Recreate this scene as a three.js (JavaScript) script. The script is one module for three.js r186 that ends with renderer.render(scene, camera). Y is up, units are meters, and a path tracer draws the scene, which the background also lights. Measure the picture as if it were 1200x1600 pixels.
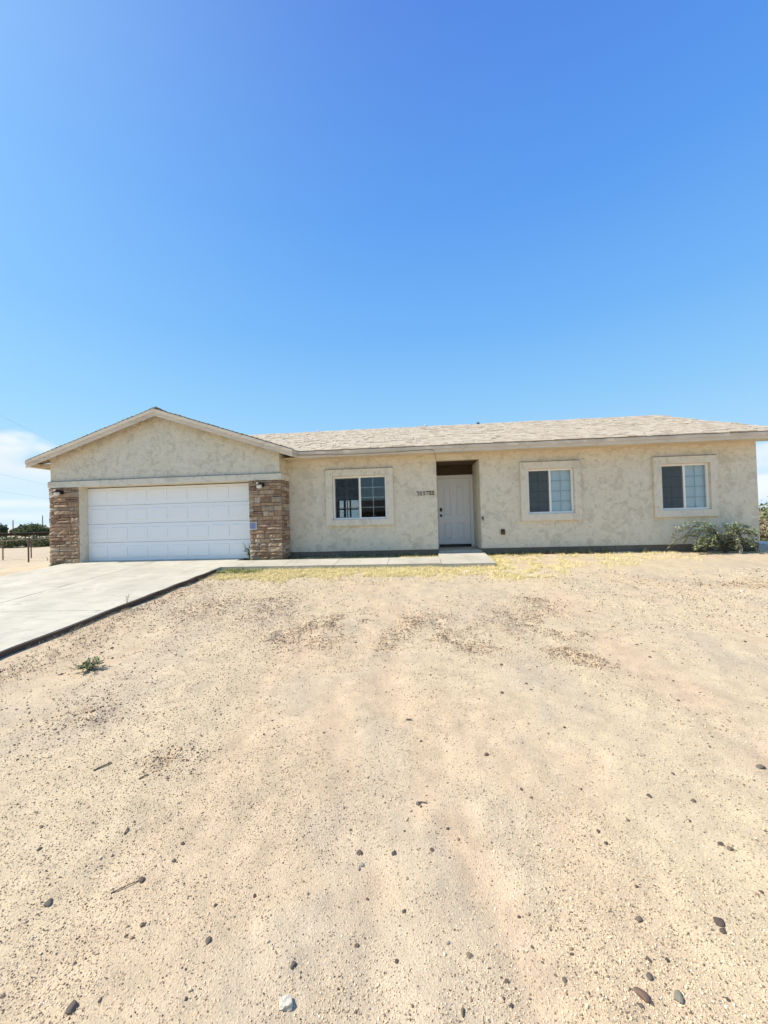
import * as THREE from 'three';
import { mergeGeometries } from 'three/addons/utils/BufferGeometryUtils.js';
import { RoundedBoxGeometry } from 'three/addons/geometries/RoundedBoxGeometry.js';
import { TextGeometry } from 'three/addons/geometries/TextGeometry.js';
import { FontLoader } from 'three/addons/loaders/FontLoader.js';

// ---------------------------------------------------------------- camera, sky, sun, exposure
const scene = new THREE.Scene();
const EXPOSURE = 1.42;
const camera = new THREE.PerspectiveCamera(2 * Math.atan(800 / 601) * 180 / Math.PI, 0.75, 0.05, 3000);
camera.position.set(3.6538, 0.8915, 10.7477);
camera.rotation.set(0.016855, 0.08734, -0.027931, 'YXZ');
const renderer = new THREE.WebGLRenderer({ antialias: true });
renderer.toneMapping = THREE.LinearToneMapping;
renderer.toneMappingExposure = EXPOSURE;
renderer.shadowMap.enabled = true;

const SUN = new THREE.Vector3(-0.672, 0.737, 0.058).normalize();
const sun = new THREE.DirectionalLight(new THREE.Color().setRGB(1, 0.935, 0.83), 5);
sun.position.copy(SUN).multiplyScalar(60);
sun.target.position.set(0, 0, 0);
sun.castShadow = true;
Object.assign(sun.shadow.camera, { left: -40, right: 40, top: 40, bottom: -40, near: 1, far: 160 });
sun.shadow.mapSize.set(4096, 4096);
scene.add(sun, sun.target);

// ---------------------------------------------------------------- noise
const hash = (x, y, s) => { let h = Math.imul(x, 374761393) ^ Math.imul(y, 668265263) ^ Math.imul(s, 2147483647 ^ 0x5bd1e995); h = Math.imul(h ^ (h >>> 13), 1274126177); h ^= h >>> 16; return (h >>> 0) / 4294967296; };
function rng(a) { return () => { a |= 0; a = a + 0x6D2B79F5 | 0; let t = Math.imul(a ^ a >>> 15, 1 | a); t = t + Math.imul(t ^ t >>> 7, 61 | t) ^ t; return ((t ^ t >>> 14) >>> 0) / 4294967296; }; }
function vn(x, y, s = 1, per = 0) {           // value noise 0..1, optionally tiling
  let xi = Math.floor(x), yi = Math.floor(y); const fx = x - xi, fy = y - yi;
  const u = fx * fx * fx * (fx * (fx * 6 - 15) + 10), v = fy * fy * fy * (fy * (fy * 6 - 15) + 10);
  let x1 = xi + 1, y1 = yi + 1;
  if (per) { xi = ((xi % per) + per) % per; yi = ((yi % per) + per) % per; x1 = ((x1 % per) + per) % per; y1 = ((y1 % per) + per) % per; }
  const a = hash(xi, yi, s), b = hash(x1, yi, s), c = hash(xi, y1, s), d = hash(x1, y1, s);
  return a + (b - a) * u + (c - a) * v + (a - b - c + d) * u * v;
}
function fbm(x, y, o = 4, s = 1, per = 0) { let t = 0, a = 0.5, n = 0; for (let i = 0; i < o; i++) { t += a * vn(x, y, s + i * 17, per); n += a; a *= 0.5; x *= 2; y *= 2; per *= 2; } return t / n; }
const ss = (a, b, x) => { const t = Math.min(1, Math.max(0, (x - a) / (b - a))); return t * t * (3 - 2 * t); };
const lerp = (a, b, t) => a + (b - a) * t;

// ---------------------------------------------------------------- sky (air and clouds only)
{
  const W = 1536, H = 768, px = new Float32Array(W * H * 4), d = new THREE.Vector3();
  // display-linear colours against elevation in degrees
  const stops = [[0, .53, .80, 1.0], [6, .45, .74, .99], [15, .275, .60, .965], [25, .165, .455, .935], [38, .09, .325, .865], [54, .05, .205, .745], [90, .035, .165, .63]];
  for (let j = 0; j < H; j++) {
    const el = (j + 0.5) / H * 180 - 90, e = el * Math.PI / 180;
    for (let i = 0; i < W; i++) {
      const az = ((i + 0.5) / W - 0.5) * 2 * Math.PI;
      d.set(Math.cos(e) * Math.cos(az), Math.sin(e), Math.cos(e) * Math.sin(az));
      const ee = Math.max(0, el); let k = 0; while (k < stops.length - 2 && ee > stops[k + 1][0]) k++;
      const t = Math.min(1, (ee - stops[k][0]) / (stops[k + 1][0] - stops[k][0]));
      let c = [1, 2, 3].map((n) => lerp(stops[k][n], stops[k + 1][n], t));
      const g = Math.acos(Math.min(1, Math.max(-1, d.dot(SUN)))) * 180 / Math.PI;
      const glow = Math.exp(-g / 17);                                  // haze brightens towards the sun
      c = [c[0] + 1.05 * glow, c[1] + 1.45 * glow, c[2] + 1.0 * glow];
      // a thin milky veil, uneven
      const q = Math.cos(e) + 0.2, vx = Math.cos(az) / q, vz = Math.sin(az) / q, hz = d.y + 0.12;
      const veil = 0.03 * fbm(d.x / hz * 0.5 + 9, d.z / hz * 0.5 + 4, 4, 31);
      c = c.map((x) => x + veil * (1 - x));
      // low cloud bank round the horizon
      const a2 = az * 180 / Math.PI, wr = (x) => ((x + 540) % 360) - 180;
      const bank = 3.4 + 5.2 * (fbm(Math.cos(az) * 2.3 + 5, Math.sin(az) * 2.3 + 5, 3, 77) - 0.5) * 2
        + 6.0 * Math.exp(-((wr(a2 + 144) / 11) ** 2)) + 4.2 * Math.exp(-((wr(a2 + 47) / 10) ** 2));
      const bill = fbm(a2 * 0.16 + 40, el * 0.42, 5, 55);
      const top = bank + (bill - 0.5) * 7.5;
      let cov = ss(0, 2.0, top - el);
      const streak = fbm(a2 * 0.05 + 3, el * 0.75 + 8, 4, 91);
      cov *= 1 - 0.55 * ss(0.42, 0.66, streak) * ss(0.5, 5, top - el) * ss(9, 4, el);
      const lit = 0.90 + 0.16 * bill;
      const cc = [0.93 * lit, 0.985 * lit, 1.02 * lit];
      c = c.map((x, n) => lerp(x, cc[n], cov * 0.93));
      const o = (j * W + i) * 4;
      px[o] = c[0] / EXPOSURE; px[o + 1] = c[1] / EXPOSURE; px[o + 2] = c[2] / EXPOSURE; px[o + 3] = 1;
    }
  }
  const tex = new THREE.DataTexture(px, W, H, THREE.RGBAFormat, THREE.FloatType);
  tex.mapping = THREE.EquirectangularReflectionMapping; tex.magFilter = THREE.LinearFilter; tex.minFilter = THREE.LinearFilter;
  tex.wrapS = THREE.RepeatWrapping; tex.needsUpdate = true;
  scene.background = tex; scene.environment = tex;
}

// ---------------------------------------------------------------- textures
function tex(n, fn, srgb, tile) {             // fn(u, v) in pixels -> [r, g, b] 0..1
  const data = new Uint8Array(n * n * 4);
  for (let j = 0; j < n; j++) for (let i = 0; i < n; i++) { const c = fn(i, j), o = (j * n + i) * 4; for (let k = 0; k < 3; k++) data[o + k] = Math.max(0, Math.min(255, c[k] * 255)); data[o + 3] = 255; }
  const t = new THREE.DataTexture(data, n, n, THREE.RGBAFormat);
  t.wrapS = t.wrapT = THREE.RepeatWrapping; t.magFilter = THREE.LinearFilter; t.minFilter = THREE.LinearMipmapLinearFilter; t.generateMipmaps = true;
  if (srgb) t.colorSpace = THREE.SRGBColorSpace;
  t.repeat.set(1 / tile, 1 / tile); t.needsUpdate = true; return t;
}
function stamped(n, count, r0, r1, seed) {    // field of overlapping rounded grains, tiling
  const f = new Float32Array(n * n), id = new Float32Array(n * n), R = rng(seed);
  for (let k = 0; k < count; k++) {
    const cx = R() * n, cy = R() * n, r = r0 + (r1 - r0) * Math.pow(R(), 3), el = 0.65 + R() * 0.7, a = R() * 6.28, h = 0.4 + 0.6 * R(), v = R(), ca = Math.cos(a), sa = Math.sin(a), m = Math.ceil(r * 1.5);
    for (let y = -m; y <= m; y++) for (let x = -m; x <= m; x++) {
      const X = (x * ca + y * sa) / el, Y = (-x * sa + y * ca) * el, q = (X * X + Y * Y) / (r * r);
      if (q < 1) { const o = ((Math.floor(cy + y) % n + n) % n) * n + (Math.floor(cx + x) % n + n) % n, z = Math.sqrt(1 - q) * h * r / r1; if (z > f[o]) { f[o] = z; id[o] = v; } }
    }
  }
  return { f, id };
}
const NG = 1024, grains = stamped(NG, 190000, 0.8, 2.3, 5);
const groundMap = tex(NG, (i, j) => { const o = j * NG + i, g = grains.f[o], v = grains.id[o], l = fbm(i / 64, j / 64, 4, 3, 16);
  let t = 0.90 + 0.12 * (l - 0.5) + (g > 0.05 ? (v - 0.5) * 0.14 : -0.04); if (v > 0.94 && g > 0.12) t *= 0.55; const w = (v - 0.5) * 0.03; return [t + w, t, t - w]; }, true, 1.75);
const groundBump = tex(NG, (i, j) => { const t = grains.f[j * NG + i] * 0.8 + 0.25 * fbm(i / 16, j / 16, 3, 8, 64); return [t, t, t]; }, false, 1.75);
// trowelled stucco: soft ridges with edges, blotchy weathering
const stBump = (i, j, n) => { const k = 16 / n, a = fbm(i * k + 2.5 * vn(i * k * 2, j * k * 2, 7, 32), j * k + 2.5 * vn(i * k * 2 + 5, j * k * 2, 9, 32), 4, 21, 16), r = ss(0.42, 0.56, a); return 0.55 * r + 0.3 * fbm(i * k * 4, j * k * 4, 3, 23, 64) + 0.15 * vn(i * k * 16, j * k * 16, 29, 256); };
const stuccoBump = tex(1024, (i, j) => { const t = stBump(i, j, 1024); return [t, t, t]; }, false, 1.9);
const stuccoMap = tex(1024, (i, j) => {
  const k = 8 / 1024, wx = 1.3 * vn(i * k * 3, j * k * 3, 41, 24), wy = 1.3 * vn(i * k * 3, j * k * 3 + 4, 43, 24);
  const a = fbm(i * k + wx, j * k + wy, 5, 45, 8), b = fbm(i * k * 4 + wx, j * k * 4 + wy, 4, 47, 32), c = vn(i * k * 40, j * k * 40, 51, 320);
  let t = 0.965 - 0.042 * ss(0.46, 0.62, a) * ss(0.38, 0.60, b) - 0.04 * ss(0.53, 0.66, b) - 0.02 * ss(0.5, 0.66, fbm(i * k * 12, j * k * 12, 3, 53, 96)) + 0.03 * (b - 0.5) + 0.03 * (c - 0.5);
  const g = 0.008 * ss(0.45, 0.65, a); return [t, t - 0.002, t - 0.015 * (a - 0.4) - g]; }, true, 3.7);
const concMap = tex(1024, (i, j) => { const k = 8 / 1024, a = fbm(i * k, j * k, 6, 61, 8), b = fbm(i * k * 2 + a * 2, j * k * 10, 4, 63, 16), c = vn(i * k * 60, j * k * 60, 65, 480);
  const d = fbm(i * k * 1.5 + 3, j * k * 0.5, 5, 66, 8), sp = ss(0.80, 0.86, vn(i * k * 6, j * k * 6, 68, 48)); const t = 0.94 + 0.16 * (a - 0.5) - 0.04 * ss(0.55, 0.7, b) - 0.035 * ss(0.52, 0.66, d) - 0.10 * sp * ss(0.5, 0.7, a) + 0.05 * (c - 0.5); return [t, t - 0.004, t - 0.016]; }, true, 4.3);
const concBump = tex(512, (i, j) => { const k = 16 / 512, t = 0.6 * fbm(i * k * 4, j * k, 4, 67, 16) + 0.4 * vn(i * k * 10, j * k * 10, 69, 160); return [t, t, t]; }, false, 0.9);
const stoneMap = tex(512, (i, j) => { const k = 8 / 512, a = fbm(i * k, j * k * 2, 5, 71, 8), b = vn(i * k * 24, j * k * 24, 73, 192); const t = 0.80 + 0.42 * (a - 0.5) + 0.12 * (b - 0.5); return [t, t - 0.02 * (a - 0.5), t - 0.05 * (a - 0.3)]; }, true, 0.55);
const stoneBump = tex(512, (i, j) => { const k = 8 / 512, t = fbm(i * k, j * k * 3, 6, 75, 8); return [t, t, t]; }, false, 0.45);
const woodMap = tex(512, (i, j) => { const k = 8 / 512, a = fbm(i * k * 0.5, j * k * 6, 4, 81, 8), b = fbm(i * k, j * k * 2, 4, 83, 8); const t = 0.90 + 0.12 * (a - 0.5) - 0.06 * ss(0.6, 0.72, b); return [t, t - 0.01, t - 0.025]; }, true, 1.7);
const granMap = tex(512, (i, j) => { const k = 8 / 512, a = vn(i * k * 32, j * k * 32, 85, 256), b = fbm(i * k, j * k, 4, 87, 8); const t = 0.84 + 0.26 * (a - 0.5) + 0.16 * (b - 0.5); return [t, t * 0.985, t * 0.96]; }, true, 0.6);

const rgb = (r, g, b) => new THREE.Color().setRGB(r, g, b);
const std = (o) => new THREE.MeshStandardMaterial({ roughness: 0.9, metalness: 0, ...o });
const M = {
  stucco: std({ color: rgb(.85, .745, .56), map: stuccoMap, bumpMap: stuccoBump, bumpScale: 0.011, roughness: 0.95 }),
  trim: std({ color: rgb(.83, .73, .56), map: stuccoMap, bumpMap: stuccoBump, bumpScale: 0.003, roughness: 0.95 }),
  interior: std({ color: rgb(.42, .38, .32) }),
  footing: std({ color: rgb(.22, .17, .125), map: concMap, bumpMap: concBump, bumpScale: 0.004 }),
  concrete: std({ color: rgb(.53, .485, .395), map: concMap, bumpMap: concBump, bumpScale: 0.0012, roughness: 0.88 }),
  fascia: std({ color: rgb(.88, .75, .585), map: woodMap, roughness: 0.8 }),
  deck: std({ color: rgb(.36, .27, .18), map: woodMap }),
  whitePaint: std({ color: rgb(.87, .85, .81), roughness: 0.42 }),
  vinyl: std({ color: rgb(.85, .80, .72), roughness: 0.45 }),
  grille: std({ color: rgb(.28, .30, .30), roughness: 0.5 }),
  door: std({ color: rgb(.87, .84, .80), roughness: 0.5 }),
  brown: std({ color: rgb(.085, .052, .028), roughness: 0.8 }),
  black: std({ color: rgb(.012, .012, .013), roughness: 0.45 }),
  bronze: std({ color: rgb(.045, .032, .024), roughness: 0.5, metalness: 0.4 }),
  lampGlass: new THREE.MeshPhysicalMaterial({ color: rgb(.75, .70, .62), roughness: 0.35 }),
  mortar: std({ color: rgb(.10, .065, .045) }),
  rubber: std({ color: rgb(.02, .02, .02) }),
  blind: std({ color: rgb(.66, .68, .66), roughness: 0.7 }),
  screen: std({ color: rgb(.05, .056, .056), transparent: true, opacity: 0.4, roughness: 0.9, side: THREE.DoubleSide }),
  thinScreen: std({ color: rgb(.02, .022, .03), transparent: true, opacity: 0.3, roughness: 0.9, side: THREE.DoubleSide }),
  glass: new THREE.MeshPhysicalMaterial({ color: rgb(.93, .97, .97), roughness: 0.01, metalness: 0, transmission: 1, thickness: 0, ior: 1.52 }),
  pipe: std({ color: rgb(.14, .085, .06), roughness: 0.75, metalness: 0.2 }),
  wood: std({ color: rgb(.13, .10, .075) }),
  straw: std({ color: rgb(1, 1, 1), roughness: 0.9, side: THREE.DoubleSide }),
};

// ---------------------------------------------------------------- geometry helpers
function triUV(g) {                           // uv in metres by face direction
  if (g.index) g = g.toNonIndexed();
  const p = g.attributes.position, uv = new Float32Array(p.count * 2), a = new THREE.Vector3(), b = new THREE.Vector3(), c = new THREE.Vector3();
  for (let i = 0; i < p.count; i += 3) {
    a.fromBufferAttribute(p, i); b.fromBufferAttribute(p, i + 1); c.fromBufferAttribute(p, i + 2);
    const n = b.clone().sub(a).cross(c.clone().sub(a)), ax = Math.abs(n.x), ay = Math.abs(n.y), az = Math.abs(n.z);
    [a, b, c].forEach((v, k) => { const o = (i + k) * 2; if (az >= ax && az >= ay) { uv[o] = v.x; uv[o + 1] = v.y; } else if (ax >= ay) { uv[o] = v.z + 3.3; uv[o + 1] = v.y; } else { uv[o] = v.x; uv[o + 1] = v.z; } });
  }
  g.setAttribute('uv', new THREE.BufferAttribute(uv, 2)); return g;
}
const bx = (x0, x1, y0, y1, z0, z1) => new THREE.BoxGeometry(x1 - x0, y1 - y0, z1 - z0).translate((x0 + x1) / 2, (y0 + y1) / 2, (z0 + z1) / 2);
const rbx = (x0, x1, y0, y1, z0, z1, r = 0.008) => new RoundedBoxGeometry(x1 - x0, y1 - y0, z1 - z0, 2, r).translate((x0 + x1) / 2, (y0 + y1) / 2, (z0 + z1) / 2);
function clean(g) { if (g.index) g = g.toNonIndexed(); for (const k of Object.keys(g.attributes)) if (!['position', 'normal', 'uv', 'color'].includes(k)) g.deleteAttribute(k); return g; }
const merge = (l) => l.length > 1 ? mergeGeometries(l.map(clean)) : l[0];
const poly = (pts) => { const s = new THREE.Shape(); pts.forEach(([x, y], i) => i ? s.lineTo(x, y) : s.moveTo(x, y)); s.closePath(); return s; };
const hole = (s, x0, x1, y0, y1) => { const h = new THREE.Path(); h.moveTo(x0, y0); h.lineTo(x0, y1); h.lineTo(x1, y1); h.lineTo(x1, y0); h.closePath(); s.holes.push(h); };
const ext = (s, z0, z1, bevel) => new THREE.ExtrudeGeometry(s, bevel ? { depth: z1 - z0 - bevel, bevelEnabled: true, bevelSize: bevel, bevelThickness: bevel, bevelOffset: -bevel, bevelSegments: 2 } : { depth: z1 - z0, bevelEnabled: false }).translate(0, 0, z0);
const tube = (pts, r, seg = 24, rad = 6) => new THREE.TubeGeometry(new THREE.CatmullRomCurve3(pts.map((q) => new THREE.Vector3(...q))), seg, r, rad);
function mesh(name, geo, mat, parent = scene, uv = true) {
  let g = Array.isArray(geo) ? merge(geo) : geo; if (uv) g = triUV(g);
  const m = new THREE.Mesh(g, mat); m.name = name; m.castShadow = m.receiveShadow = true; parent.add(m); return m;
}
const taken = {};
const numbered = (n) => { const k = taken[n] = (taken[n] ?? -1) + 1; return k ? n + '_' + String(k).padStart(3, '0') : n; };
function tag(o, label, category, group, kind) { o.userData.label = label; if (category) o.userData.category = category; if (group) o.userData.group = group; if (kind) o.userData.kind = kind; return o; }
function thing(name, label, category, pos = [0, 0, 0], group) { const o = new THREE.Group(); o.name = numbered(name); o.position.set(...pos); scene.add(o); return tag(o, label, category, group); }
function sub(name, parent) { const o = new THREE.Group(); o.name = name; parent.add(o); return o; }

// ---------------------------------------------------------------- ground
function base(x, z) {                          // a raised house pad with banks falling away on all sides
  const dx = Math.max(-6.8 - x, 0, x - 12.6), dz = Math.max(-9.6 - z, 0, z - 0.4), s = Math.hypot(dx, dz);
  const t = Math.min(1, Math.max(0, (s - 6.6) / 5)); return -0.19 - 0.068 * Math.min(s, 6.6) - 0.34 * (t - t * t / 2);
}
const slabTop = (z) => z < 0.4 ? -0.10 : base(0, z) + 0.09;
// churned-up soil patches (x, z, radius x, radius z)
const CHURN = [[5.48, 4.36, .22, .3], [5.40, 5.2, .28, .55], [5.42, 5.9, .25, .3], [3.93, 5.5, .24, .35], [3.97, 6.05, .2, .2], [4.3, 6.35, .24, .16], [4.6, 5.65, .4, .35], [4.95, 5.3, .3, .3], [3.3, 6.1, .16, .35], [3.5, 5.5, .18, .4], [1.95, 6.05, .25, .35], [2.1, 5.7, .18, .35], [2.48, 6.15, .22, .3], [2.44, 5.5, .16, .4], [1.36, 5.05, .4, .5], [1.2, 4.4, .4, .4], [5.17, 6.44, .2, .16], [5.36, 6.65, .2, .2], [2.87, 5.4, .2, .3], [0.85, 7.75, .35, .2], [1.95, 8.25, .2, .12], [0.2, 4.9, .5, .7], [9.2, 3.6, .9, .3], [-0.7, 6.6, .35, .8], [-0.85, 4.4, .25, .8]];
const churn = (x, z) => { let c = 0; for (const [a, b, r, q] of CHURN) { const d = ((x - a) / r) ** 2 + ((z - b) / q) ** 2; if (d < 6) c = Math.max(c, Math.exp(-d)); } return c * ss(0.22, 0.5, fbm(x * 2.2 + 7, z * 2.2, 3, 201)); };
// faint tyre tracks that fan out over the yard
const TRACKS = [[.13, 2.05, 5.2, 2.34, 6.63, 2.93, 7.69, 3.16, 8.26, 3.33, 8.7, 3.44, 9.0], [.09, 3.8, 8.6, 3.87, 8.85, 3.97, 9.07, 4.03, 9.4], [.14, 3.45, 4.8, 3.36, 6.09, 3.28, 7.05, 3.49, 7.76, 3.6, 8.51], [.3, 5.9, 4.2, 5.85, 5.17, 5.8, 6.74, 5.9, 7.43, 5.81, 8.09], [.16, 1.9, 4.4, 2.05, 6.63, 2.17, 7.41, 2.36, 7.96], [.2, 7.0, 3.6, 7.3, 5.2, 7.6, 6.6]];
function track(x, z) {
  let m = 0; const wob = 0.09 * (fbm(x * 3, z * 1.6, 3, 191) - 0.5);
  for (const t of TRACKS) { const w = t[0], n = (t.length - 1) / 2; if (z < t[2] - 0.6 || z > t[t.length - 1] + 0.6) continue;
    for (let i = 0; i < n - 1; i++) { const ax = t[1 + i * 2], az = t[2 + i * 2], bx2 = t[3 + i * 2] - ax, bz2 = t[4 + i * 2] - az, u = Math.min(1, Math.max(0, ((x - ax) * bx2 + (z - az) * bz2) / (bx2 * bx2 + bz2 * bz2))), d = (Math.hypot(x - ax - u * bx2, z - az - u * bz2) + wob) / w; if (d < 2.4) m = Math.max(m, Math.exp(-d * d)); } }
  return m * ss(0.28, 0.55, fbm(x * 1.3 + 4, z * 1.3, 3, 195));
}
function gh(x, z) {
  const dc = Math.hypot(x - 3.65, z - 10.75), far = Math.hypot(x, z);
  let h = base(x, z);
  if (far < 60) {
    h += 0.05 * (fbm(x * 0.55, z * 0.55, 3, 101) - 0.5) + 0.034 * (fbm(x * 2.4, z * 1.7, 3, 111) - 0.5);
    if (dc < 9) h += 0.010 * (fbm(x * 9, z * 9, 3, 121) - 0.5);
    const c = churn(x, z); h += c * 0.085 * (fbm(x * 7.5, z * 7.5, 4, 131) - 0.42); h -= 0.011 * track(x, z);;
    if (x > -6.6 && x < -0.9 && z > 0.2 && z < 16) h = Math.min(h, base(x, z) + 0.012);
    if (x > -1.3 && x < 5.6 && z > -0.2 && z < 1.95) h = Math.min(h, base(x, z) + 0.012);
  } else h += 0.4 * (fbm(x * 0.02, z * 0.02, 3, 141) - 0.5) * ss(60, 140, far);
  return h;
}
const strawGaps = (x, z) => { const t = 0.22 * ss(4.5, 7, x); return ss(0.18 + t, 0.42 + t, fbm(x * 3, z * 3, 4, 231)); };
const strawMask = (x, z) => {                  // where dead lawn covers the soil
  let m = 0; const e = (fbm(x * 1.7, z * 1.7, 4, 151) - 0.5) * 1.5;
  if (x > -1.25 && x < 11.2) { const front = x < 5.5 ? 2.62 : lerp(2.75, 0.9, Math.min(1, Math.max(0, (x - 5.6) / 5.2))); m = ss(0.28, -0.22, z - front - e) * ss(-0.1, 0.25, z) * ss(-1.25, -0.7, x) * ss(11.2, 9.8, x) * (1 - 0.65 * ss(5.6, 8.0, x)); }
  return m;
};
{
  const cx = camera.position.x, cz = camera.position.z, rs = [0], NA0 = 520, angs = [];
  for (let r = 0.28; r < 1500; r *= r < 14 ? 1.0125 : r < 80 ? 1.03 : 1.09) rs.push(r);
  const half = 66 * Math.PI / 180, mid = -Math.PI / 2 - 0.087;        // finer where the yard is looked at
  for (let i = 0; i <= NA0; i++) angs.push(mid - half + 2 * half * i / NA0);
  for (let i = 1; i < 110; i++) angs.push(mid + half + (2 * Math.PI - 2 * half) * i / 110);
  const NA = angs.length, NR = rs.length, pos = new Float32Array(NA * NR * 3), col = new Float32Array(NA * NR * 3), uv = new Float32Array(NA * NR * 2), idx = [];
  const A = [.665, .512, .322], PINK = [.67, .482, .305], GREY = [.605, .474, .318], DARK = [.40, .26, .16], STRAW = [.72, .59, .29];
  for (let i = 0; i < NR; i++) for (let j = 0; j < NA; j++) {
    const o = i * NA + j, x = cx + rs[i] * Math.cos(angs[j]), z = cz + rs[i] * Math.sin(angs[j]);
    pos[o * 3] = x; pos[o * 3 + 1] = gh(x, z); pos[o * 3 + 2] = z; uv[o * 2] = x; uv[o * 2 + 1] = z;
    const n1 = fbm(x * 0.75 + 3, z * 0.6, 4, 161), n2 = fbm(x * 1.5, z * 1.5, 4, 171), n3 = fbm(x * 5, z * 5, 3, 181), c = churn(x, z), s = strawMask(x, z), tr = track(x, z);
    const pk = ss(0.46, 0.62, n1), gr = ss(0.50, 0.66, n2) * 0.8;
    for (let k = 0; k < 3; k++) {
      let v = lerp(A[k], PINK[k], pk * 0.6); v = lerp(v, GREY[k], gr); v = lerp(v, DARK[k], 0.5 * c * ss(0.40, 0.58, fbm(x * 12, z * 12, 3, 185))); v = lerp(v, PINK[k], tr); v = lerp(v, STRAW[k], s * 0.85 * strawGaps(x, z)); v *= 0.97 + 0.10 * (n3 - 0.5);
      col[o * 3 + k] = v;
    }
  }
  for (let i = 0; i < NR - 1; i++) for (let j = 0; j < NA; j++) { const k = (j + 1) % NA, a = i * NA + j, b = i * NA + k, c = a + NA, d = b + NA; if (i) idx.push(a, b, c); idx.push(b, d, c); }
  const g = new THREE.BufferGeometry();
  g.setAttribute('position', new THREE.BufferAttribute(pos, 3)); g.setAttribute('uv', new THREE.BufferAttribute(uv, 2)); g.setAttribute('color', new THREE.BufferAttribute(col, 3)); g.setIndex(idx); g.computeVertexNormals();
  const nrm = g.attributes.normal; if (nrm.getY(NA * 5) < 0) { for (let i = 0; i < idx.length; i += 3) { const t = idx[i]; idx[i] = idx[i + 1]; idx[i + 1] = t; } g.setIndex(idx); g.computeVertexNormals(); }
  const m = mesh('ground', g, std({ vertexColors: true, map: groundMap, bumpMap: groundBump, bumpScale: 0.0028, roughness: 1 }), scene, false);
  tag(m, 'bare tan desert dirt yard with gravel and dead grass', 'ground', null, 'structure');
}

// ---------------------------------------------------------------- concrete slabs
function slab(parent, x0, x1, z0, z1, seed) {
  const nz = Math.max(2, Math.ceil((z1 - z0) / 0.35)), g = new THREE.BoxGeometry(x1 - x0, 0.12, z1 - z0, 10, 1, nz), p = g.attributes.position, R = rng(seed), dy = (R() - 0.5) * 0.006;
  for (let i = 0; i < p.count; i++) { const X = p.getX(i) + (x0 + x1) / 2, Z = p.getZ(i) + (z0 + z1) / 2, t = p.getY(i) > 0;
    const ex = (Math.abs(X - x1) < 1e-4 && parent.name === 'driveway') ? (vn(Z * 3, 1, 7) - 0.5) * 0.05 : 0;
    p.setXYZ(i, X + ex, slabTop(Z) + dy + (t ? 0 : -0.12), Z); }
  g.computeVertexNormals(); return mesh('slab', g, M.concrete, parent);
}
{
  const d = new THREE.Group(); d.name = 'driveway'; scene.add(d); tag(d, 'pale concrete driveway sloping down from the garage', 'driveway', null, 'structure');
  const xs = [-6.3, -3.62, -1.22], zs = [0.36, 5.12, 9.6, 14.2];
  for (let i = 0; i < 2; i++) for (let k = 0; k < 3; k++) slab(d, xs[i] + (i ? 0.007 : 0), xs[i + 1] - (i ? 0 : 0.007), zs[k] + 0.006, zs[k + 1] - 0.006, i * 7 + k);
  { const g = new THREE.BoxGeometry(0.022, 0.115, 12.2, 1, 1, 60), p = g.attributes.position; for (let i = 0; i < p.count; i++) { const Z = p.getZ(i) + 8.0, t = p.getY(i) > 0; p.setXYZ(i, -1.205 + p.getX(i) + (vn(Z * 3, 1, 7) - 0.5) * 0.05, slabTop(Z) + (t ? -0.012 : -0.13), Z); } g.computeVertexNormals(); mesh('edge_shade_strip', g, M.mortar, d); }  // added dark strip: paints the shade on the slab's side face
  const w = new THREE.Group(); w.name = 'walkway'; scene.add(w); tag(w, 'narrow concrete walkway leading to the front door', 'walkway', null, 'structure');
  const wx = [-1.21, 0.35, 1.61, 2.9, 4.17]; for (let i = 0; i < 4; i++) slab(w, wx[i] + 0.005, wx[i + 1] - 0.005, 0.80, 1.69, 30 + i);
  slab(w, 4.175, 5.4, 0.02, 1.77, 40);
}

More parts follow.
